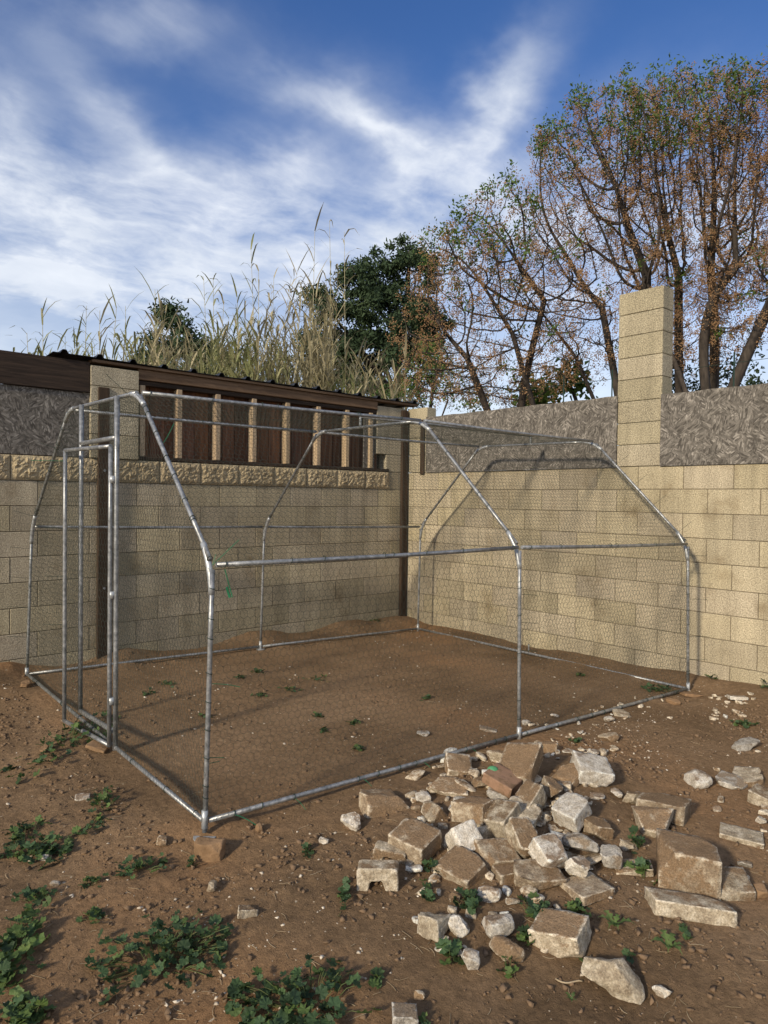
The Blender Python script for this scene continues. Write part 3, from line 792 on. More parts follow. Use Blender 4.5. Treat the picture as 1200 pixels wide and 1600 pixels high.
def stone_mesh(kind, dims, seed, small=False):
    rs = np.random.RandomState(seed); P = (CGs if small else CG).copy(); F = CFs if small else CF
    if kind == 'rock':
        ln = np.linalg.norm(P, axis=1)[:, None]; P = P / ln * (.62 + .38 * ln) ; cuts = 9; lo, hi = .55, .95
    elif kind == 'pebble': ln = np.linalg.norm(P, axis=1)[:, None]; P = P / ln * (.85 + .1 * ln); cuts = 5; lo, hi = .75, 1.
    elif kind == 'cube': cuts = 3; lo, hi = 1.15, 1.4
    elif kind == 'wedge': P[:, 0] *= (1 - .55 * (P[:, 1] + 1) / 2); cuts = 5; lo, hi = .75, 1.2
    else: cuts = 8; lo, hi = .84, 1.25
    if kind in ('slab', 'block', 'wedge', 'cube'):
        P[:, 0] += .12 * rs.uniform(-1, 1) * P[:, 1]; P[:, 1] += .15 * rs.uniform(-1, 1) * P[:, 0]; P[:, 2] *= 1 + .14 * rs.uniform(-1, 1) * P[:, 0]
    for _ in range(cuts):
        n = rs.normal(size=3); 
        if kind in ('slab', 'block'): n[2] *= .35
        n /= np.linalg.norm(n); d = rs.uniform(lo, hi); e = P @ n - d; P = P - np.outer(np.maximum(e, 0), n)
    r = np.array(dims, float) / 2; Q = P * r
    sc = 1 / max(min(dims), .02)
    nrm = P / (np.linalg.norm(P, axis=1)[:, None] + 1e-6)
    amp = min(dims) * (.05 if kind == 'cube' else .10 if kind != 'pebble' else .05)
    Q = Q + nrm * (amp * (fbm(Q * sc * 1.3, 3, seed % 97, .6) * 1.15 - .55 * np.abs(fbm(Q * sc * 3.1, 3, seed % 89))) + (0 if kind == 'pebble' else .0028) * fbm(Q * 75, 2, seed % 71))[:, None]
    me = mesh_np('stone', Q, F, False)
    me.polygons.foreach_set('use_smooth', [kind == 'pebble'] * len(me.polygons)) if kind == 'pebble' else None
    me.update(); return me


def notch_mesh(dims, seed):
    """broken hollow block end: a U-shaped prism"""
    w, l, h = dims
    prof = [(-.5, 0), (-.22, 0), (-.17, .42), (.12, .45), (.2, .02), (.5, 0), (.5, .9), (.42, 1), (-.42, 1), (-.5, .93)]
    bm = bmesh.new(); vs = [bm.verts.new((x * w, -l / 2, (z - .5) * h)) for x, z in prof]; f = bm.faces.new(vs)
    r = bmesh.ops.extrude_face_region(bm, geom=[f]); bmesh.ops.translate(bm, vec=(0, l, 0), verts=[g for g in r['geom'] if isinstance(g, bmesh.types.BMVert)])
    bmesh.ops.recalc_face_normals(bm, faces=bm.faces[:]); bmesh.ops.bevel(bm, geom=bm.edges[:], offset=.004, segments=1, affect='EDGES')
    bmesh.ops.triangulate(bm, faces=bm.faces[:]); bmesh.ops.subdivide_edges(bm, edges=[e for e in bm.edges if e.calc_length() > .02], cuts=2, use_grid_fill=True)
    bmesh.ops.triangulate(bm, faces=bm.faces[:])
    co = np.array([v.co[:] for v in bm.verts]); nz = fbm(co * 40, 3, seed)
    for v, q in zip(bm.verts, nz): v.co += v.co.normalized() * float(q) * .006
    me = bpy.data.meshes.new('stone'); bm.to_mesh(me); bm.free(); return me


TONE = {'b': 'soil_rock', 't': 'tan_rock', 'w': 'pale_rock', 'g': 'grey_rock', 'k': 'brick', 'o': 'orange_clod', 'c': 'clod'}
SC = [0]
HR = {'cube': .5, 'slab': .32, 'block': .46, 'rock': .56, 'pebble': .62, 'wedge': .5, 'notch': .6, 'bar': .6}


def stone(x0, y0, x1, y1, kind, tone, yaw, label, lift=0., tilt=(0, 0), name='rubble_stone', cat='rubble', grp='broken blocks and stones lying on the soil', small=False, hr=None):
    SC[0] += 1; seed = 100 + SC[0]
    cx, cy, w, h = (x0 + x1) / 2, (y0 + y1) / 2, x1 - x0, y1 - y0
    G = on_ground(cx, cy + .30 * h); D = (G - CAM) @ FWD; dn = np.linalg.norm(G - CAM); sa = (CAM[2] - G[2]) / dn; ca = math.sqrt(1 - sa * sa)
    W = w * D / FPX; A = h * D / FPX; hh = (hr or HR[kind]) * A / ca * .95; L = (A - hh * ca) / sa
    L = min(max(L, .45 * W), 1.9 * W)
    ya = R_(yaw); c_, s_ = abs(math.cos(ya)), abs(math.sin(ya))
    if s_ > .05:                                             # shrink so the turned footprint keeps the seen width
        k = W / (W * c_ + L * s_); W2 = W * (k * .55 + .45 * (c_ + s_ * .6)); L2 = L * (k * .4 + .6)
        W, L = W2, L2
    dims = (W * .93, L * .88, max(hh * 1.06, .012))
    zc = float(ground_z(G[0], G[1])[0]) + lift + hh * .33
    d = px_dir(cx, cy); P = CAM + d * ((zc - CAM[2]) / d[2]); zc = float(ground_z(P[0], P[1])[0]) + lift + hh * .33
    P = CAM + d * ((zc - CAM[2]) / d[2])
    me = notch_mesh(dims, seed) if kind == 'notch' else stone_mesh('cube' if kind == 'bar' else kind, dims, seed, small)
    o = ob(name, me, M[TONE[tone]], None, P)
    view = math.atan2(RIGHT[1], RIGHT[0]) - .45 * math.atan((cx - 600) / FPX)
    o.rotation_euler = Euler((R_(tilt[0] + random.uniform(-9, 9)), R_(tilt[1] + random.uniform(-9, 9)), view + ya)); tag(o, label, cat, grp); return o


S = stone
S(694, 1181, 738, 1217, 'cube', 't', 5, 'mottled tan block end lying nearest the front base rail', .0, (12, 0))
S(778, 1169, 845, 1221, 'cube', 'b', -28, 'large square soil-stained slab tilted at the top of the heap', .07, (24, -6), hr=.36)
S(757, 1200, 815, 1239, 'bar', 'k', -30, 'orange brick piece leaning under the square slab, green cap beside it', .05, (6, 14), hr=.4)
S(769, 1167, 794, 1200, 'wedge', 't', 70, 'small upright tan fragment left of the tilted square slab', .01)
S(735, 1206, 767, 1239, 'rock', 'b', 20, 'rounded brown stone just left of the orange brick', .0)
S(760, 1229, 797, 1252, 'rock', 'g', 0, 'grey angular stone just below the orange brick', .02)
S(668, 1216, 733, 1244, 'slab', 't', -8, 'flat slab with a pale broken edge near the back of the heap', .01, (14, 0))
S(647, 1234, 675, 1258, 'rock', 'w', 20, 'small white broken lump left of the pale-edged slab')
S(706, 1240, 731, 1261, 'rock', 'g', 30, 'small grey wedge under the pale-edged slab')
S(640, 1256, 660, 1268, 'pebble', 'b', 0, 'smooth brown pebble lying left of the half-buried round slab')
S(553, 1226, 637, 1285, 'slab', 'b', 28, 'large half-buried slab left of the heap, crusted with soil', -.02, (-8, 5), hr=.5)
S(655, 1249, 705, 1293, 'rock', 't', 0, 'half-round tan slab half buried in the left of the heap', -.01, (10, 0))
S(714, 1238, 765, 1298, 'cube', 'b', 62, 'brown ridged slab standing on edge left of the heap centre', .03, (0, 18))
S(531, 1262, 567, 1305, 'rock', 'w', 10, 'white and reddish lump lying farthest left of the rubble heap')
S(611, 1284, 685, 1346, 'cube', 'b', -38, 'long brown slab sloping down towards the notched blocks', .02, (4, 14), hr=.45)
S(583, 1318, 637, 1349, 'notch', 't', -10, 'tan arched block piece behind the square notched block', .0, (0, 0))
S(632, 1341, 646, 1357, 'rock', 'g', 0, 'little grey stone right of the arched block piece')
S(701, 1286, 753, 1343, 'notch', 'w', 30, 'whitish U-shaped block end pointing up left of the heap centre', .02, (50, 0))
S(685, 1329, 760, 1388, 'cube', 'b', -38, 'square brown block lying corner first at the front of the heap', .0, (14, 0), hr=.4)
S(759, 1251, 810, 1309, 'cube', 't', -35, 'tan rectangular fragment at the middle of the heap', .05, (25, 0))
S(749, 1282, 775, 1318, 'wedge', 't', -60, 'narrow tan splinter wedged beside the middle fragment', .02)
S(741, 1314, 809, 1362, 'cube', 'b', 18, 'broad brown slab under the middle of the heap', .01, (16, 0))
S(793, 1282, 841, 1338, 'block', 't', 25, 'tan rounded chunk leaning right of the heap middle', .06, (30, 0))
S(785, 1251, 847, 1287, 'slab', 't', -32, 'slab with a whitish long edge slanting down to the right', .05, (16, 0))
S(807, 1223, 850, 1274, 'cube', 't', -40, 'pale tan fragment below the tilted square slab', .05, (28, 0))
S(840, 1206, 880, 1254, 'rock', 't', 20, 'mottled tan stone on the right shoulder of the heap', .03)
S(864, 1191, 914, 1233, 'slab', 'b', -45, 'flat brown plate leaning against the white rectangular slab', .01, (12, 0))
S(895, 1181, 955, 1222, 'cube', 'w', 14, 'bright white rectangular slab at the upper right of the heap', .02, (18, 0), hr=.5)
S(915, 1168, 938, 1184, 'rock', 'w', 0, 'small pale stone just above the white rectangular slab')
S(877, 1168, 898, 1179, 'rock', 'w', 0, 'small pale stone behind the flat brown plate')
S(933, 1139, 969, 1166, 'rock', 'b', 25, 'rounded brown stone sunk in the soil close to the far base rail', -.01)
S(838, 1153, 866, 1185, 'wedge', 'b', 60, 'dark brown pointed stone by the middle post of the run')
S(868, 1242, 920, 1295, 'cube', 'w', -38, 'block fragment with a white front face right of the heap centre', .04, (22, 0))
S(921, 1237, 946, 1251, 'slab', 'w', -10, 'small flat white chip between the white slab and the white pointed pebble')
S(953, 1228, 973, 1249, 'rock', 'w', 0, 'white pointed pebble at the left end of the tan brick row')
S(908, 1273, 954, 1311, 'block', 'b', 22, 'brown squarish chunk right of the white-faced fragment', .01, (12, 0))
S(1069, 1198, 1111, 1238, 'rock', 'w', 20, 'round white and brown pebbly stone alone on the open soil', .0)
S(1117, 1206, 1168, 1238, 'slab', 'g', -28, 'flat grey stone left of its tan neighbour near the right picture edge')
S(1142, 1198, 1196, 1234, 'slab', 't', -22, 'tan flat stone leaning on the flat grey stone near the right edge', .0)
S(1172, 1230, 1215, 1264, 'cube', 't', -30, 'tan slab cut off by the right picture edge')
S(1146, 1147, 1182, 1181, 'slab', 'g', -60, 'grey triangular plate lying flat on the soil near the right wall')
S(999, 1239, 1075, 1284, 'bar', 'b', -18, 'tan brick-shaped block lying right of the heap', .02, (0, 4), hr=.55)
S(974, 1231, 1002, 1265, 'wedge', 't', -55, 'thin tan splinter touching the left end of the brick-shaped block')
S(984, 1262, 1054, 1311, 'wedge', 't', 165, 'pale trapezoid fragment in front of the brick-shaped block', .01, (-20, 0))
S(876, 1298, 939, 1339, 'rock', 'g', -15, 'greyish rounded slab in the lower right of the heap', .03)
S(832, 1308, 885, 1357, 'cube', 'w', 32, 'pale speckled square chunk at the lower middle of the heap', .05, (30, 0))
S(882, 1329, 928, 1377, 'rock', 'w', 40, 'light grey pyramid-shaped stone standing on a flat brown tile', .03, (0, 0))
S(931, 1313, 980, 1359, 'rock', 'g', 12, 'grey angular stone right of the light grey pyramid stone', .02)
S(966, 1311, 998, 1333, 'rock', 't', 0, 'small tan and white stone beside the mallow leaves')
S(958, 1343, 1020, 1369, 'cube', 't', 10, 'low tan slab behind the small mallow and left of the biggest block', hr=.36)
S(1026, 1304, 1122, 1406, 'cube', 'b', -4, 'biggest block, a heavy brown cube right of the heap', .0, (3, -2), hr=.62)
S(1111, 1358, 1174, 1412, 'cube', 't', 8, 'grey tan broken slab touching the right side of the biggest block', .0, (10, 0), hr=.42)
S(1014, 1396, 1140, 1440, 'bar', 't', -2, 'long rounded kerb piece lying in front of the biggest block', .0, (0, 2), hr=.5)
S(1174, 1376, 1199, 1408, 'rock', 'o', 0, 'brown clod right of the grey tan broken slab', cat='clod', name='soil_clod')
S(877, 1364, 956, 1411, 'cube', 'b', 30, 'flat reddish brown tile under the pyramid-shaped stone', .0, (4, 0), hr=.22)
S(797, 1345, 880, 1396, 'block', 'b', 14, 'broad brown stained slab at the front foot of the heap', .0, (16, 0))
S(767, 1344, 826, 1380, 'bar', 'b', 26, 'thin brown strip of concrete left of the broad stained slab', .0, hr=.4)
S(743, 1377, 787, 1415, 'rock', 'w', -20, 'crumpled white stone in front of the thin brown strip', .0)
S(787, 1398, 814, 1417, 'rock', 'g', 10, 'small grey stone right of the crumpled white stone')
S(832, 1424, 919, 1495, 'cube', 't', -22, 'large tan slab with pale streaks in front of the heap', .0, (12, 0), hr=.45)
S(751, 1422, 808, 1470, 'rock', 'w', 24, 'white stone with a bluish grey side between mallow leaves', .01)
S(691, 1426, 739, 1468, 'rock', 'w', -30, 'pale oval concrete flake left of the bluish white stone', .0)
S(649, 1420, 701, 1478, 'wedge', 't', 60, 'thin tan triangular shard standing left of the pale oval flake', .0, (0, 10))
S(762, 1463, 824, 1506, 'rock', 't', -12, 'tan stone with a pale top right in front of the bluish white stone')
S(717, 1477, 754, 1527, 'rock', 'w', 75, 'upright white chunk behind the lowest mallow sprig of the heap', .0)
S(905, 1489, 1010, 1566, 'rock', 't', -16, 'big rounded boulder with a white broken face near the bottom edge', .0, (0, 0), hr=.6)
S(1019, 1536, 1051, 1561, 'rock', 'w', 0, 'small white stone right of the big rounded boulder')
S(611, 1570, 654, 1612, 'cube', 'g', 4, 'squared grey stone cut off by the bottom picture edge')
S(645, 1546, 665, 1566, 'rock', 't', 0, 'small tan stone above the squared grey stone')
S(668, 1366, 691, 1382, 'rock', 'b', 0, 'small brown stone left of the corner-first square block')
S(700, 1390, 720, 1412, 'rock', 't', 0, 'small tan stone left of the mallow in front of the heap')
S(366, 1414, 401, 1436, 'wedge', 't', 20, 'lone tan pointed stone on bare soil below the near corner post')
S(245, 1302, 264, 1324, 'rock', 't', 0, 'pale tan stone on the bank left of the near corner post')
S(117, 1239, 141, 1253, 'slab', 'w', 10, 'flat white stone on the slope left of the run')
S(304, 1310, 350, 1352, 'block', 'o', -12, 'orange brown rock propping up the near foot plate of the run', .0, (8, 0), name='prop_stone', cat='stone', grp=None, hr=.75)
S(32, 1061, 49, 1078, 'block', 'o', 10, 'orange brown clod under the far left foot of the run', .0, name='prop_stone', cat='stone', grp=None)
S(322, 1369, 342, 1396, 'rock', 'b', 0, 'brown roundish stone below the orange brown prop rock')
S(397, 1283, 413, 1302, 'rock', 'o', 0, 'reddish clod just under the front base rail', cat='clod', name='soil_clod')
S(61, 1330, 87, 1347, 'rock', 'w', 0, 'pale stone at the foot of the leafy mallow by the left edge')
S(77, 1374, 95, 1387, 'pebble', 'g', 0, 'smooth grey pebble above the low mallow near the left edge')
S(63, 1161, 77, 1178, 'rock', 'o', 0, 'orange clod alone on the slope at the far left', cat='clod', name='soil_clod')
S(137, 1156, 174, 1175, 'slab', 'o', -10, 'flat orange brown stone under the door end of the run')
S(650, 1140, 672, 1152, 'slab', 'w', 0, 'pale flat chip lying inside the run left of the middle post')
S(748, 1134, 777, 1145, 'slab', 'g', -10, 'thin grey chip lying inside the run close to the middle post')
S(1040, 1087, 1064, 1104, 'rock', 'o', 0, 'orange clod under the far right corner of the run', cat='clod', name='soil_clod')
S(1062, 1078, 1095, 1092, 'slab', 'o', 10, 'flat orange clod touching the far right corner post', cat='clod', name='soil_clod')
S(958, 1109, 985, 1122, 'slab', 't', 0, 'tan flat stone just outside the far base rail')
S(943, 1117, 961, 1131, 'rock', 'w', 0, 'small pale stone below the tan flat stone by the far base rail')
S(1124, 1292, 1192, 1322, 'bar', 't', -16, 'long thin half-buried tan strip at the right of the open soil', -.005, hr=.35)
S(1179, 1273, 1197, 1289, 'rock', 'w', 0, 'white round pebble above the long thin tan strip')
S(1112, 1258, 1128, 1271, 'rock', 'w', 0, 'white crumbly pebble below the flat grey stone')
S(1152, 1341, 1175, 1357, 'rock', 'g', 0, 'grey pebble behind the broken slab near the right edge')
S(1136, 1082, 1164, 1096, 'slab', 'w', 0, 'pale flat stone at the foot of the right wall')
S(497, 1306, 515, 1323, 'rock', 'w', 0, 'whitish stone on the soil left of the rubble, below the front rail')
S(814, 1124, 831, 1135, 'rock', 'w', 0, 'white chip beside the foot of the middle post inside the run')
S(859, 1114, 875, 1122, 'pebble', 'w', 0, 'white oval pebble inside the run right of the middle post')
S(556, 1344, 625, 1392, 'notch', 't', -4, 'tan squared block with a notch cut in its front, foremost left of the heap', .0, (0, 0), hr=.62)
# a green plastic cap
V, F = tube_np([(0, 0, -.008), (0, 0, .006), (0, 0, .014), (0, 0, .018)], [.028, .027, .019, .004], 14)
gc = ob('plastic_cap', mesh_np('plastic_cap', V, F, True), material('green_cap', [(.3, (.05, .20, .09)), (.7, (.09, .30, .14))], 30, 2, .5), None, CAM + px_dir(770, 1203) * 4.12)
gc.location = CAM + px_dir(770, 1203) * ((float(ground_z(-2.7, -3.7)[0]) + .10 - CAM[2]) / px_dir(770, 1203)[2])
tag(gc, 'small round green plastic cap lying on the orange brick', 'cap')

# small rubble in the gaps (countable ones share one label), then loose chips, clods and straw as stuff
rs = np.random.RandomState(5)
ZONES = [(640, 1185, 930, 1375, 185), (830, 1130, 960, 1190, 30), (1110, 1085, 1180, 1125, 26), (930, 1090, 1060, 1125, 14), (640, 1390, 900, 1500, 22), (1080, 1170, 1200, 1420, 14)]
protos = [stone_mesh(k, (1, .8, .55), 900 + i, True) for i, k in enumerate(('rock', 'rock', 'block', 'wedge', 'rock', 'block'))]
pm = [[p] + [p.copy(), p.copy()] for p in protos]
for p3 in pm:
    for me, t in zip(p3, ('tan_rock', 'soil_rock', 'pale_rock')): me.materials.append(M[t])
for zi, (x0, y0, x1, y1, n) in enumerate(ZONES):
    for i in range(n):
        G = on_ground(rs.uniform(x0, x1), rs.uniform(y0, y1)); s = rs.uniform(.026, .056) * (1.45 if zi == 0 and i % 3 == 0 else 1)
        q6, q3 = int(rs.randint(6)), int(rs.choice([0, 0, 1, 1, 2]))
        o = bpy.data.objects.new('rubble_piece', pm[q6][q3]); col.objects.link(o)
        fl = zi == 0 and i % 4 == 1; s = s * (1.7 if fl else 1); o.scale = (s, s * rs.uniform(.7, 1), s * (rs.uniform(.35, .5) if fl else rs.uniform(.6, 1))); o.location = (G[0], G[1], float(ground_z(G[0], G[1])[0]) + s * .14); o.rotation_euler = (rs.uniform(-.3, .3), rs.uniform(-.3, .3), rs.uniform(0, 6.3))
        sz = 'flat' if fl else ('chunky' if s > .056 else 'small')
        where = ['in the gaps of the main rubble heap', 'beside the foot of the middle post', 'in the pale scatter by the right wall', 'along the far end of the base rail', 'in front of the rubble heap among mallow', 'on the open soil right of the heap'][zi]
        tn = ('tan', 'soil brown', 'pale')[q3]; tag(o, '%s %s bit of concrete %s' % (sz, tn, where), 'rubble', '%s %s concrete bits %s' % (sz, tn, where))


def scatter(name, n, mat, smin, smax, flat, zones, seed, kind='rock'):
    r = np.random.RandomState(seed); base = []
    for q in range(5):
        t = np.array([[1, 1, 1], [1, -1, -1], [-1, 1, -1], [-1, -1, 1.], [0, 0, 1.4], [1.3, 0, -.4], [-1.2, .2, .3], [0, 1.2, 0]]) + r.normal(size=(8, 3)) * .35
        bm = bmesh.new(); [bm.verts.new(v) for v in t]; h = bmesh.ops.convex_hull(bm, input=bm.verts[:]); 
        bmesh.ops.delete(bm, geom=[v for v in bm.verts if not v.link_faces], context='VERTS'); bmesh.ops.triangulate(bm, faces=bm.faces[:])
        bm.verts.ensure_lookup_table(); bm.verts.index_update()
        base.append((np.array([v.co[:] for v in bm.verts]), np.array([[v.index for v in f.verts] for f in bm.faces]))); bm.free()
    pts = []
    tot = sum(z[-1] for z in zones)
    for x0, y0, x1, y1, w in zones:
        k = int(n * w / tot); X = r.uniform(x0, x1, k * 3); Y = r.uniform(y0, y1, k * 3); P = np.stack([X, Y, X * 0], -1)
        dens = fbm(P * 1.9, 3, seed) + .35 * r.uniform(-1, 1, len(X)); o = np.argsort(-dens)[:k]; pts.append(np.stack([X[o], Y[o]], -1))
    pts = np.concatenate(pts); Z = ground_z(pts[:, 0], pts[:, 1]); V = []; F = []; c = 0
    for i, (x, y) in enumerate(pts):
        bv, bf = base[r.randint(5)]; s = smin + (smax - smin) * r.uniform() ** 3.2; a = r.uniform(0, 6.3); ca, sa = math.cos(a), math.sin(a)
        v = bv * [s, s * r.uniform(.5, 1), s * flat]; v = np.stack([v[:, 0] * ca - v[:, 1] * sa, v[:, 0] * sa + v[:, 1] * ca, v[:, 2]], -1) + [x, y, Z[i] + s * flat * .3]
        V.append(v); F.append(bf + c); c += len(bv)
    o = ob(name, mesh_np(name, np.concatenate(V), np.concatenate(F)), mat); o['kind'] = 'stuff'; return o


scatter('soil_clods', 8500, M['clod'], .0025, .0115, .6, [(-5.4, -5.6, -2.0, -3.5, 5), (-5.9, -3.6, -4.4, -.3, 3), (-4.3, -3.5, -.1, -.1, 2.5), (-2.4, -5.2, -.1, -3.6, 3)], 11)
scatter('pale_chips', 2300, M['chip'], .0018, .0080, .5, [(-5.4, -5.6, -2.0, -3.5, 4), (-5.9, -3.6, -4.4, -.3, 2), (-4.3, -3.5, -.1, -.1, 2), (-2.4, -5.2, -.1, -3.6, 3)], 12)


def straw():
    r = np.random.RandomState(3); V = []; F = []; c = 0
    for i in range(420):
        G = on_ground(r.uniform(-40, 1240), r.uniform(1090, 1640)); a = r.uniform(0, 6.3); L = r.uniform(.015, .06); d = np.array([math.cos(a), math.sin(a)]); t = np.linspace(-.5, .5, 4)
        xy = G[:2] + np.outer(t * L, d) + np.outer((t ** 2) * L * r.uniform(-.6, .6), [-d[1], d[0]]); z = ground_z(xy[:, 0], xy[:, 1]) + .003
        v, f = tube_np(np.column_stack([xy, z]), .0011, 3, False); V.append(v); F.append(np.array(f) + c); c += len(v)
    o = ob('dry_straw', mesh_np('dry_straw', np.concatenate(V), np.concatenate(F)), M['straw']); o['kind'] = 'stuff'


straw()
G = on_ground(888, 1535); t = np.linspace(0, 1, 9)
pts = np.array([on_ground(868 + 42 * u, 1529 + 9 * u + 4 * math.sin(u * 5)) for u in t]); pts[:, 2] = ground_z(pts[:, 0], pts[:, 1]) + .006
tag(tube('twig', pts, .003, M['straw'], None, 5), 'short pale dead twig left of the big rounded boulder', 'twig')

# ------------------------------------------------------------------ weeds
def leaf_mesh(seed, lobes=5):
    r = np.random.RandomState(seed); n = lobes * 4; V = [(0, 0, 0)]; F = []
    for i in range(n + 1):
        a = R_(-155 + 310 * i / n); rr = 1 - .16 * (abs(math.sin(a * lobes / 1.75)) ** .7) - .05 * (i % 2); z = .16 * math.cos(a * lobes / .875) * .6 + .22 * rr * rr + r.uniform(-.05, .05)
        V.append((rr * math.sin(a) * .5, rr * math.cos(a) * .5 + .08, z * .5))
    for i in range(1, n + 1): F.append((0, i + 1, i))
    return mesh_np('leaf', np.array(V), F, True)


LEAVES = [leaf_mesh(i, 5 + i % 3) for i in range(5)]; LEAVES_L = [m.copy() for m in LEAVES]
for m in LEAVES: m.materials.append(M['leaf'])
for m in LEAVES_L: m.materials.append(M['leaf_light'])


def mallow(px, py, rx, ry, n, label, size=.042, light=.25, hgt=.09):
    """low rosette of round lobed leaves on thin stalks"""
    r = np.random.RandomState(int(px * 7 + py)); G = on_ground(px, py + ry * .25); D = (G - CAM) @ FWD; sa = (CAM[2] - G[2]) / np.linalg.norm(G - CAM)
    wx = rx * D / FPX; wy = max(ry * D / FPX / sa * .85, .02); root = empty('mallow_plant', (G[0], G[1], float(ground_z(G[0], G[1])[0])))
    tag(root, label, 'weed', 'mallow plants growing in the soil'); SV = []; SF = []; c = 0
    rt = np.array([RIGHT[0], RIGHT[1]]) / np.hypot(*RIGHT[:2]); fw = np.array([FWD[0], FWD[1]]) / np.hypot(*FWD[:2])
    nc = max(1, n // 14); cen = [(r.normal() * .42, r.normal() * .42) for _ in range(nc)]; cen[0] = (0, 0)
    for i in range(n):
        q = cen[r.randint(nc)]; u = q[0] + r.normal() * .30; v = q[1] + r.normal() * .30; m_ = math.hypot(u, v)
        if m_ > 1.15: u /= m_ * .95; v /= m_ * .95
        xy = G[:2] + rt * u * wx + fw * v * wy; z0 = float(ground_z(xy[0], xy[1])[0]); s = size * r.uniform(.45, 1.2); h = (hgt * .75 * r.uniform(.1, 1) * (1.1 - .6 * min(m_, 1)))
        me = (LEAVES_L if r.uniform() < light else LEAVES)[r.randint(5)]
        o = bpy.data.objects.new('leaf', me); o.parent = root; o.location = Vector((xy[0], xy[1], z0 + h)) - root.location; o.scale = (s, s, s)
        o.rotation_euler = (r.normal() * .38, r.normal() * .38, r.uniform(0, 6.3)); col.objects.link(o)
        if i % 2 == 0:
            b = G[:2] + (xy - G[:2]) * .55 if n > 1 else G[:2]; p = np.array([[b[0], b[1], float(ground_z(b[0], b[1])[0])], [(b[0] + xy[0]) / 2, (b[1] + xy[1]) / 2, z0 + h * .75], [xy[0], xy[1], z0 + h]])
            vv, ff = tube_np(p, .0014, 3, False); SV.append(vv); SF.append(np.array(ff) + c); c += len(vv)
    V = np.concatenate(SV) - np.array(root.location)
    o = bpy.data.objects.new('stems', mesh_np('stems', V, np.concatenate(SF))); o.data.materials.append(M['stem']); o['kind'] = 'stuff'; o.parent = root; col.objects.link(o)


mallow(35, 1325, 62, 34, 110, 'dense leafy mallow at the left picture edge level with the near corner post', .045, .2)
mallow(22, 1478, 52, 62, 90, 'light green big-leaved mallow at the lower left picture edge', .055, .8)
mallow(248, 1478, 95, 62, 170, 'largest mallow clump below the near corner post, dark green', .045, .12, .11)
mallow(488, 1552, 118, 52, 170, 'wide mallow clump at the bottom edge left of centre', .045, .15, .11)
mallow(105, 1150, 48, 52, 110, 'leafy mallow on the bank outside the run door', .045, .3, .10)
mallow(165, 1252, 34, 36, 55, 'mallow climbing the bank between door and near corner post', .04, .35)
mallow(68, 1402, 42, 18, 38, 'low feathery weed patch above the light green mallow', .032, .5, .05)
mallow(212, 1357, 42, 24, 45, 'small mallow patch above the largest clump', .036, .25, .06)
mallow(150, 1432, 32, 16, 26, 'sparse mallow seedlings left of the largest clump', .03, .3, .04)
mallow(143, 1383, 26, 12, 20, 'thin weed patch between two small mallow patches', .03, .4, .04)
mallow(482, 1333, 20, 16, 16, 'little mallow sprig on bare soil below the front rail', .032, .2, .05)
mallow(538, 1404, 15, 34, 26, 'narrow strip of mallow seedlings left of the notched block', .030, .2, .05)
mallow(736, 1412, 30, 26, 26, 'mallow tuft between crumpled white stone and pale oval flake', .05, .15)
mallow(832, 1420, 34, 28, 30, 'mallow with broad leaves behind the streaked tan slab', .05, .15)
mallow(706, 1496, 28, 22, 14, 'mallow sprig half hiding the upright white chunk', .055, .15, .07)
mallow(794, 1512, 18, 15, 8, 'two-leaf mallow sprig in front of the tan stone with pale top', .05, .7, .06)
mallow(820, 1466, 16, 14, 7, 'single mallow leaves at the left end of the streaked tan slab', .055, .15, .06)
mallow(993, 1320, 18, 14, 14, 'mallow leaves behind the grey angular stone', .045, .1)
mallow(1004, 1368, 27, 18, 18, 'mallow sprig between the tan slab and the biggest block', .045, .35)
mallow(905, 1424, 26, 12, 18, 'low mallow leaves in front of the flat reddish tile', .038, .2, .05)
mallow(1070, 1458, 12, 20, 9, 'thin weed sprig in front of the long kerb piece', .034, .3, .05)
mallow(645, 1293, 14, 10, 9, 'mallow leaves beside the long brown sloping slab', .042, .3, .06)
mallow(672, 1357, 17, 14, 12, 'mallow leaves left of the corner-first square block', .042, .3, .06)
mallow(668, 1398, 11, 22, 11, 'small upright weed in front of the small brown stone', .038, .5, .06)
mallow(302, 1350, 12, 10, 9, 'small mallow left of the orange brown prop rock', .035, .3, .04)
mallow(1022, 1077, 32, 9, 40, 'green weed inside the far right corner of the run', .04, .1, .07)
mallow(1110, 1057, 18, 9, 12, 'weed at the foot of the right wall beside the far corner post', .05, .3, .08)
mallow(1162, 1131, 32, 8, 22, 'low weed between the pale rubble bits near the right wall', .04, .3, .05)
mallow(1192, 1075, 16, 6, 12, 'weed at the foot of the right wall by the picture edge', .045, .3, .08)
mallow(45, 1592, 60, 22, 50, 'mallow cut off by the bottom left picture corner', .05, .4)
mallow(586, 1528, 16, 22, 9, 'few mallow leaves right of the wide bottom clump', .04, .15, .04)
mallow(900, 1490, 16, 9, 8, 'tiny yellowish weed under the streaked tan slab', .03, .8, .04)
mallow(984, 1497, 8, 7, 5, 'tiny dark weed above the big rounded boulder', .03, 0, .03)
mallow(664, 1596, 9, 8, 5, 'single small weed right of the squared grey stone', .035, .2, .03)
mallow(12, 1205, 16, 6, 10, 'flat weed on the slope by the left edge', .035, .2, .03)
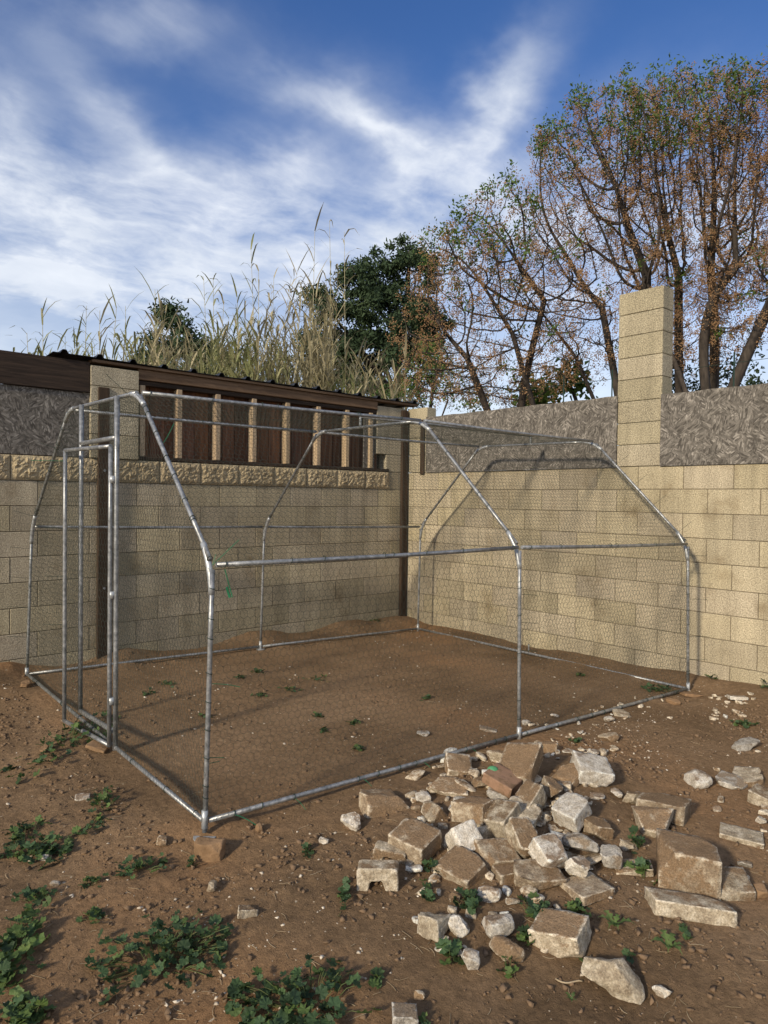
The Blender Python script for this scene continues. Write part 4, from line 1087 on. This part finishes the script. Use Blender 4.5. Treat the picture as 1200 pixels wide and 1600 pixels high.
for i, (x, y, w, h) in enumerate([(232, 1083, 20, 7), (262, 1068, 18, 5), (375, 1058, 12, 4), (402, 1050, 14, 4), (408, 1086, 16, 5), (455, 1077, 20, 7), (500, 1060, 34, 8), (497, 1118, 14, 4), (555, 1130, 18, 4), (505, 1142, 8, 5), (560, 1171, 12, 5), (668, 1092, 12, 5), (320, 1120, 12, 4), (590, 970, 14, 3), (905, 1055, 9, 4), (1000, 1028, 10, 5), (900, 1162, 12, 5)]):
    mallow(x, y, w * 1.15, h, 22, ['small weed tuft inside the run by the door post', 'small weed tuft beside the tuft by the door post', 'faint seedling near the back rail left of the mid back post', 'faint seedling just under the mid back post', 'seedling patch between the near post and the middle of the floor',
           'green seedling patch left of the widest one on the run floor', 'widest seedling patch in the middle of the run floor', 'seedling below the widest patch on the run floor', 'thin strip of seedlings right of the floor centre', 'tiny seedling near the front middle of the run floor', 'green tuft just behind the front base rail',
           'lone green tuft at the right of the run floor', 'faint seedling beside the near corner post inside the run', 'dark weed at the foot of the left wall near the corner', 'small seedling inside the far bay of the run', 'weed sprig at the foot of the right wall inside the run view', 'green sprig among stones beside the middle post'][i], .030, .2, .03)


def thistle(px, py, n, L, label):
    G = on_ground(px, py); r = np.random.RandomState(int(px)); root = empty('thistle_plant', G + [0, 0, .01]); tag(root, label, 'weed', 'spiny thistle rosettes')
    for i in range(n):
        a = 2 * math.pi * i / n + r.uniform(-.3, .3); l = L * r.uniform(.6, 1); V = []; F = []
        for k in range(9):
            t = k / 8; w = l * .16 * math.sin(math.pi * min(t + .1, 1)) * (1.5 if k % 2 else .45); z = l * .45 * math.sin(t * 2.4)
            V += [(t * l, -w, z + w * .3), (t * l, 0, z), (t * l, w, z + w * .3)]
        for k in range(8):
            b = k * 3; F += [(b, b + 3, b + 4, b + 1), (b + 1, b + 4, b + 5, b + 2)]
        o = ob('leaf', mesh_np('leaf', V, F), M['leaf_light'], root, root.location); o.rotation_euler = (0, 0, a)


thistle(960, 1452, 6, .075, 'spiny thistle rosette below the flat reddish tile')
thistle(1045, 1487, 7, .08, 'spiny thistle rosette above the small white stone, lower right')
thistle(893, 1568, 5, .03, 'tiny thistle seedling left of the big rounded boulder')

# ------------------------------------------------------------------ background: trees
def grow(base, trunk_top, blobs, npts, seed, D=.14, di=1.6, dk=.19, up=.04, iters=150):
    """space colonisation; blobs = (cx,cy,cz,rx,ry,rz)"""
    r = np.random.RandomState(seed); A = []
    vol = np.array([b[3] * b[4] * b[5] for b in blobs]); vol = vol / vol.sum()
    for b, v in zip(blobs, vol):
        k = int(npts * v) + 3; q = r.normal(size=(k, 3)); q /= np.linalg.norm(q, axis=1)[:, None]; q *= r.uniform(.15, 1, (k, 1)) ** .45
        A.append(q * b[3:] + b[:3])
    A = np.concatenate(A); N = [np.array(base, float)]; Pn = [-1]
    for t in trunk_top:                                     # list of limb ends from the base
        p = 0; s = N[0]; t = np.array(t); L = np.linalg.norm(t - s); k = max(2, int(L / D)); bend = r.normal(size=3) * L * .11
        for i in range(1, k + 1):
            u = i / k; N.append(s + (t - s) * u + bend * math.sin(u * math.pi)); Pn.append(p); p = len(N) - 1
    for it in range(iters):
        NN = np.array(N); d2 = ((A[:, None, :] - NN[None]) ** 2).sum(-1); j = d2.argmin(1); dm = np.sqrt(d2[np.arange(len(A)), j])
        A = A[dm > dk]; j = j[dm > dk]; dm = dm[dm > dk]
        if len(A) == 0: break
        lim = di if it > 3 else 99
        act = dm < lim
        if not act.any(): break
        acc = {}
        for a, jj in zip(A[act], j[act]):
            v = a - N[jj]; v = v / np.linalg.norm(v); acc[jj] = acc.get(jj, 0) + v
        for jj, v in acc.items():
            v = v + np.array([0, 0, up]) * 1 + r.normal(size=3) * .22; ln = np.linalg.norm(v)
            if ln < .2: continue
            q = N[jj] + v / ln * D; N.append(q); Pn.append(jj)
    return np.array(N), np.array(Pn)


def skin(N, Pn, tip=.006, e=2.25, maxr=.2, sides=5):
    n = len(N); r = np.full(n, 0.); kids = np.zeros(n, int)
    for i in range(1, n): kids[Pn[i]] += 1
    acc = np.zeros(n)
    for i in range(n - 1, -1, -1):
        v = acc[i] if kids[i] else tip ** e
        r[i] = min(v ** (1 / e), maxr)
        if i: acc[Pn[i]] += v * 1.012
    a = N[Pn[1:]]; b = N[1:]; ra = np.minimum(r[Pn[1:]], r[1:] * 1.5); rb = r[1:]; T = b - a; T /= np.linalg.norm(T, axis=1)[:, None] + 1e-9
    ref = np.where(np.abs(T[:, 2:3]) < .9, np.array([[0, 0, 1.]]), np.array([[1., 0, 0]])); s1 = np.cross(T, ref); s1 /= np.linalg.norm(s1, axis=1)[:, None]; s2 = np.cross(T, s1)
    V = []
    for k in range(sides):
        q = 2 * math.pi * k / sides; o = math.cos(q) * s1 + math.sin(q) * s2; V += [a + o * ra[:, None], b + T * (rb * .4)[:, None] + o * rb[:, None]]
    m = len(a); V = np.stack(V, 1).reshape(-1, 3); base = (np.arange(m) * sides * 2)[:, None]
    F = np.concatenate([base + np.array([2 * k, 2 * ((k + 1) % sides), 2 * ((k + 1) % sides) + 1, 2 * k + 1]) for k in range(sides)])
    return V, F, r, kids


OCT_V = np.array([[1, 0, 0], [-1, 0, 0], [0, 1, 0], [0, -1, 0], [0, 0, 1], [0, 0, -1.]]); OCT_F = np.array([[0, 2, 4], [2, 1, 4], [1, 3, 4], [3, 0, 4], [2, 0, 5], [1, 2, 5], [3, 1, 5], [0, 3, 5]])


def inst(points, scale, V0, F0, rot=None):
    k = len(points); V = V0[None] * np.asarray(scale).reshape(-1, 1, 1)
    if rot is not None: V = np.einsum('kij,kvj->kvi', rot, V)
    V = V + points[:, None]; F = F0[None] + (np.arange(k) * len(V0))[:, None, None]; return V.reshape(-1, 3), F.reshape(-1, F0.shape[1])


def rand_rot(r, k):
    q = r.normal(size=(k, 4)); q /= np.linalg.norm(q, axis=1)[:, None]; w, x, y, z = q.T
    return np.stack([np.stack([1 - 2 * (y * y + z * z), 2 * (x * y - z * w), 2 * (x * z + y * w)], -1), np.stack([2 * (x * y + z * w), 1 - 2 * (x * x + z * z), 2 * (y * z - x * w)], -1), np.stack([2 * (x * z - y * w), 2 * (y * z + x * w), 1 - 2 * (x * x + y * y)], -1)], 1)


def berry_tree(base, limbs, blobs, npts, seed, label, berries=16, leaf_top=.12, zleaf=None, D=.13):
    r = np.random.RandomState(seed); root = empty('berry_tree', base); tag(root, label, 'tree', 'bare berry-laden trees beyond the right wall')
    N, Pn = grow(base, limbs, blobs, npts, seed, D=D); V, F, rad, kids = skin(N, Pn, tip=.0062, e=2.05, maxr=.085)
    o = ob('trunk', mesh_np('trunk', V, F, True), M['bark'], root)
    tips = np.where(kids == 0)[0]; thin = np.where(rad < .011)[0]
    # fine twigs and hanging berry clusters
    src = np.concatenate([tips, r.choice(thin, min(len(thin), len(tips) * 3), replace=False)]); TV = []; BP = []
    for i in src:
        p = N[i]; k = r.randint(1, 3)
        for _ in range(k):
            d = r.normal(size=3) * .5; d[2] = d[2] * .5 - .05; L = r.uniform(.08, .24); q = p + d / np.linalg.norm(d) * L; q[2] -= .03
            TV.append((p, q)); m = r.randint(berries // 2, int(berries * 1.7)); BP.append(q + r.normal(size=(m, 3)) * [.027, .027, .04])
    for i in r.choice(thin, min(len(thin), 2600), replace=False):
        d = r.normal(size=3); d[2] += .5; TV.append((N[i], N[i] + d / np.linalg.norm(d) * r.uniform(.1, .3)))
    a = np.array([t[0] for t in TV]); b = np.array([t[1] for t in TV]); w = np.array([[.003, 0, 0]]); h = np.array([[0, .003, .002]])
    V = np.stack([a - w, a + w, b, a - h, a + h, b], 1).reshape(-1, 3); F = (np.arange(len(a)) * 6)[:, None, None] + np.array([[0, 1, 2], [3, 4, 5]]); F = F.reshape(-1, 3)
    o = ob('twigs', mesh_np('twigs', V, F), M['bark'], root); o['kind'] = 'stuff'
    BP = np.concatenate(BP); V, F = inst(BP, r.uniform(.0068, .0118, len(BP)), OCT_V, OCT_F)
    o = ob('berries', mesh_np('berries', V, F), M['berry'], root); o['kind'] = 'stuff'
    # leaf tufts on the upper shoots
    zt = N[tips, 2]; outer = tips[(zt > np.quantile(zt, 1 - leaf_top)) | (r.uniform(size=len(tips)) < .07)]
    LP = []
    for i in outer:
        for _ in range(3):
            c = N[i] + r.normal(size=3) * .07 + [0, 0, .03]; LP.append(c + r.normal(size=(15, 3)) * .055)
    LP = np.concatenate(LP); LV = np.array([[0, 0, 0], [.25, .5, .08], [0, 1, 0], [-.25, .5, .08]]); LF = np.array([[0, 1, 2, 3]])
    V, F = inst(LP, r.uniform(.035, .075, len(LP)), LV, LF, rand_rot(r, len(LP)))
    o = ob('leaves', mesh_np('leaves', V, F), M['tree_leaf'], root); o['kind'] = 'stuff'
    return root


def P3(px, py, dist):                                            # point at a horizontal distance from the viewpoint
    d = px_dir(px, py); return CAM + d * dist / math.hypot(d[0], d[1])


def blob(px, py, dist, rx, rz, ry=None): p = P3(px, py, dist); return np.array([*p, rx, ry or rx, rz])


def GB(px, dist): p = P3(px, 775, dist); return np.array([p[0], p[1], -.1])


dL = 10.5
berry_tree(GB(880, dL), [P3(800, 520, dL), P3(730, 560, dL - .3), P3(850, 470, dL + .5)],
           [blob(735, 455, dL, 1.0, 1.2), blob(700, 560, dL, .9, .75), blob(790, 370, dL, .6, .95), blob(660, 470, dL, .4, .8), blob(700, 400, dL, .45, .6), blob(850, 480, dL, .7, 1.0), blob(770, 590, dL + .3, 1.3, .35)], 2000, 21,
           'smaller reddish berry tree leaning left, nearest the dark evergreen', 15, .22)
dM = 11.5
berry_tree(GB(985, dM), [P3(940, 480, dM), P3(900, 560, dM), P3(1010, 430, dM + .4)],
           [blob(900, 310, dM, 1.0, 1.3), blob(960, 240, dM, .9, 1.1), blob(870, 420, dM, .8, 1.1), blob(990, 350, dM, .8, 1.4), blob(915, 190, dM, .5, .6), blob(930, 520, dM, .9, .7)], 2500, 22,
           'middle berry tree with its trunks behind the tall block pillar', 15, .26)
dR = 12.5
berry_tree(GB(1085, dR), [P3(1060, 430, dR), P3(1110, 420, dR), P3(1010, 470, dR)],
           [blob(1060, 260, dR, 1.1, 1.5), blob(1020, 330, dR, .9, 1.4), blob(1110, 330, dR, 1.0, 1.6), blob(1035, 160, dR, .7, .5), blob(1110, 170, dR, .7, .6), blob(1090, 480, dR, 1.0, 1.0)], 2500, 23,
           'tallest berry tree between the block pillar and the right picture edge', 17, .24)
dS = 11.8
berry_tree(GB(1170, dS), [P3(1150, 420, dS), P3(1200, 440, dS), P3(1240, 400, dS)],
           [blob(1150, 230, dS, .9, 1.3), blob(1200, 300, dS, 1.1, 1.7), blob(1260, 250, dS, 1.2, 1.8), blob(1175, 440, dS, .9, 1.2), blob(1170, 170, dS, .7, .5)], 2500, 24,
           'berry tree cut off by the right picture edge, trunks close together', 17, .22)


def bushy(name, base, blobs, n, seed, label, mat, leaf=(.16, .04), trunk_r=.2, cat='tree', grp=None, clump=.35):
    r = np.random.RandomState(seed); root = empty(name, base); tag(root, label, cat, grp)
    top = max(blobs, key=lambda b: b[2]); tp = [np.array(base) + (top[:3] - base) * t + r.normal(size=3) * .08 * (0 < t < 1) for t in np.linspace(0, 1, 7)]
    TV = []; TF = []; c = 0
    def add(pts, rr):
        nonlocal c
        v, f = tube_np(pts, rr, 6, False); TV.append(v); TF.append(np.array(f)); TF[-1] = TF[-1] + c; c += len(v)
    add(np.array(tp), np.linspace(trunk_r, .03, 7)); cl = []
    for b in blobs:
        st = np.array(tp[min(5, max(1, int(6 * (b[2] - base[2]) / (top[2] - base[2]) - 1)))]); add(np.array([st, (st + b[:3]) / 2 + [0, 0, .1], b[:3]]), [trunk_r * .4, trunk_r * .25, .02])
        k = int(max(4, b[3] * b[4] * b[5] * clump * 40)); q = r.normal(size=(k, 3)); q /= np.linalg.norm(q, axis=1)[:, None]; q *= r.uniform(.3, 1, (k, 1)) ** .5; cl.append(q * b[3:] + b[:3])
    cl = np.concatenate(cl); sz = r.uniform(.18, .42, len(cl)); w = sz ** 2; idx = r.choice(len(cl), n, p=w / w.sum())
    P = cl[idx] + r.normal(size=(n, 3)) * sz[idx][:, None] * [.5, .5, .38]
    ob('trunk', mesh_np('trunk', np.concatenate(TV), np.concatenate(TF), True), M['bark'], root)
    LV = np.array([[-leaf[1], 0, 0], [leaf[1], 0, 0], [leaf[1] * .4, leaf[0], .02], [-leaf[1] * .4, leaf[0], .02]]); V, F = inst(P, r.uniform(.6, 1.3, n), LV, np.array([[0, 1, 2, 3]]), rand_rot(r, n))
    o = ob('crown', mesh_np('crown', V, F), M[mat], root); o['kind'] = 'stuff'; return root


dE = 22.
bushy('evergreen_tree', GB(600, dE), [blob(612, 400, dE, .85, .75), blob(640, 385, dE, .5, .5), blob(590, 440, dE, 1.0, .8), blob(650, 440, dE, .8, .9), blob(620, 500, dE, 1.6, 1.0), blob(560, 470, dE, .6, .8), blob(525, 510, dE, 1.0, 1.1), blob(480, 560, dE, .9, .8), blob(555, 440, dE, .6, .6), blob(670, 500, dE, .7, .8), blob(600, 570, dE, 1.9, 1.0), blob(520, 580, dE, 1.0, .9), blob(500, 470, dE, .35, .5)],
      46000, 31, 'tall dark evergreen tree standing between the reeds and the berry trees', 'conifer', (.11, .028), .22)
dP = 20.
bushy('pine_tree', GB(268, dP), [blob(275, 500, dP, .42, .35), blob(262, 535, dP, .75, .5), blob(310, 540, dP, .7, .5), blob(285, 575, dP, 1.2, .6), blob(330, 560, dP, .8, .6), blob(240, 590, dP, .8, .5)],
      9500, 32, 'dark pine peeking out between the reeds left of centre', 'conifer', (.11, .025), .15)
bushy('shrub', GB(640, 14.), [blob(650, 600, 14., .8, .35), blob(615, 615, 14., .6, .3), blob(700, 625, 14, .8, .25), blob(690, 560, 14., .35, .35)], 3000, 33, 'yellowish green shrub showing above the wall corner', 'tree_leaf', (.045, .018), .05, 'shrub')
bushy('shrub', GB(870, 12.6), [blob(860, 615, 12.6, .5, .22), blob(890, 600, 12.6, .3, .25)], 1000, 34, 'green shrub just above the strand board left of the pillar', 'tree_leaf', (.085, .035), .05, 'shrub')
bushy('shrub', GB(1100, 14.), [blob(1100, 600, 14., 1.3, .3), blob(1180, 600, 14., 1.2, .3), blob(1040, 600, 14., .6, .3)], 2600, 35, 'dark undergrowth above the strand board right of the pillar', 'conifer', (.05, .02), .05, 'shrub')


# giant reeds behind the shed
def reed(r, b, H, lean, dry, V, F, c, up=.35, stalk_r=.012):
    """one cane: stalk tube and arching blades appended to V,F lists of (stalk, leaf)"""
    k = 8; t = np.linspace(0, 1, k); curve = np.column_stack([t * H * lean[0] + (t ** 2) * lean[0] * H * .6, t * H * lean[1] + (t ** 2) * lean[1] * H * .6, t * H]); pts = b + curve
    v, f = tube_np(pts, stalk_r * (1.05 - .8 * t), 4, False); V[0].append(v); F[0].append(np.array(f) + c[0]); c[0] += len(v)
    nb = r.randint(17, 27)
    for i in range(nb):
        u = up + (1 - up) * (i + r.uniform(0, 1)) / nb; p = np.array([np.interp(u, t, pts[:, q]) for q in range(3)]); a = r.uniform(0, 6.3); L = r.uniform(.30, .62) * (1.15 - .5 * u); w = L * .038
        d = np.array([math.cos(a), math.sin(a), 0]); s = np.array([-d[1], d[0], 0]); rise = r.uniform(.8, 1.7); dr = r.uniform(.3, 1.3)
        q = [p + d * L * x * .75 + np.array([0, 0, L * (rise * x - dr * x * x)]) for x in (0, .3, .65, 1)]; ww = (w * .6, w, w * .7, .001)
        vv = []
        for z, e in zip(q, ww): vv += [z - s * e, z + s * e]
        V[1].append(np.array(vv)); F[1].append(np.array([[0, 1, 3, 2], [2, 3, 5, 4], [4, 5, 7, 6]]) + c[1]); c[1] += 8


def reed_thing(px, ytop, dist, label, lean, dry, seed):
    r = np.random.RandomState(seed); tp = P3(px, ytop, dist); H = tp[2] + .1; b = np.array([tp[0] - 1.6 * lean[0] * H, tp[1] - 1.6 * lean[1] * H, -.1]); V = ([], []); F = ([], []); c = [0, 0]
    reed(r, b, H, lean, dry, V, F, c, .45); root = empty('giant_reed', b); tag(root, label, 'reed', 'tall reeds rising behind the shed')
    ob('stalk', mesh_np('stalk', np.concatenate(V[0]), np.concatenate(F[0]), True), M['reed_stalk'], root); bl = ob('blades', mesh_np('blades', np.concatenate(V[1]), np.concatenate(F[1])), M['reed_dry' if dry else 'reed_leaf'], root); bl['kind'] = 'stuff'


TALL = [(66, 482, 'bushy-topped reed leftmost above the fascia board', 0), (42, 520, 'short reed at the far left above the fascia board', 0), (90, 545, 'short reed right of the leftmost bushy-topped reed', 0), (135, 478, 'slender reed above the left end of the ribbed roof', 0), (156, 485, 'reed just right of the slender one above the roof end', 1),
        (182, 480, 'leafy reed left of the nodding reed', 0), (196, 478, 'twin reed beside the leafy one left of the nodding reed', 0), (242, 452, 'reed with a nodding flag-like top left of the pine', 0), (226, 510, 'low leafy reed left of the pine', 0),
        (318, 432, 'first of two upright reeds right of the pine', 0), (333, 434, 'second of two upright reeds right of the pine', 0), (392, 388, 'second tallest reed with a spearhead top', 0), (404, 420, 'reed right of the spearhead-topped reed', 1), (428, 430, 'thin reed between the spearhead reed and the plumed reeds', 1),
        (492, 360, 'pale plumed reed left of the tallest pair', 1), (515, 345, 'tallest pale reed left of the dark evergreen', 1), (538, 362, 'pale reed leaning right towards the dark evergreen', 1), (470, 440, 'bent pale reed below the plumed reeds', 1), (370, 455, 'short reed left of the spearhead reed', 0), (350, 470, 'short reed right of the two upright reeds', 1)]
for i, (px, yt, lb, dry) in enumerate(TALL):
    rr = np.random.RandomState(i + 50); reed_thing(px, yt, 10.2 + rr.uniform(-.5, 1.2), lb, (rr.uniform(-.03, .035), rr.uniform(-.03, .02)), dry, i + 70)


def reed_mass(name, spec, mat, seed):
    r = np.random.RandomState(seed); V = ([], []); F = ([], []); c = [0, 0]
    for x0, x1, y0, y1, n, ln in spec:
        for i in range(n):
            px = r.uniform(x0, x1); yt = y0 + (y1 - y0) * r.uniform() ** .8; dist = r.uniform(9.4, 12.5); tp = P3(px, yt, dist); H = tp[2] + .1
            lean = (.02 + r.normal() * ln, -.02 + r.normal() * ln); reed(r, np.array([tp[0] - lean[0] * H * 1.6, tp[1] - lean[1] * H * 1.6, -.1]), H, lean, 1, V, F, c, .38, .008)
    v = V[0] + V[1]; n0 = sum(len(q) for q in V[0]); f = F[0] + [q + n0 for q in F[1]]
    o = ob(name, mesh_np(name, np.concatenate(v), np.concatenate(f)), M[mat]); tag(o, None, None, None, 'stuff'); return o


reed_mass('green_reeds', [(95, 250, 520, 580, 34, .03), (250, 440, 530, 595, 110, .05), (330, 430, 490, 570, 30, .03), (440, 600, 550, 605, 30, .08), (20, 95, 540, 575, 8, .03)], 'reed_leaf', 41)
reed_mass('dry_reeds', [(230, 520, 480, 580, 110, .06), (420, 530, 410, 560, 55, .04), (500, 640, 540, 610, 45, .15), (180, 300, 540, 590, 22, .06)], 'reed_dry', 42)

# wire fence glimpsed beyond the strand boards
fence = empty('wire_fence', (1.0, -2.5, 0)); tag(fence, 'thin wire fence glimpsed beyond the strand boards under the trees', 'fence')
for y in (-5.2, -4.1, -3.35, -2.1, -1.5):
    bar('stake', (1.0, y, -.1), (1.0, y, 2.72), .007, parent=fence, mat='black_tie')
for z in (2.35, 2.62): bar('wire', (1.0, -6, z), (1.0, -.4, z), .0025, parent=fence, mat='black_tie')
open('/tmp/tris','w').write(str((len(bpy.data.objects), sum(len(o.data.loops) - 2 * len(o.data.polygons) for o in bpy.data.objects if o.type == 'MESH'))))
print('objects', len(bpy.data.objects), 'tris', sum(len(o.data.loops) - 2 * len(o.data.polygons) for o in bpy.data.objects if o.type == 'MESH'))
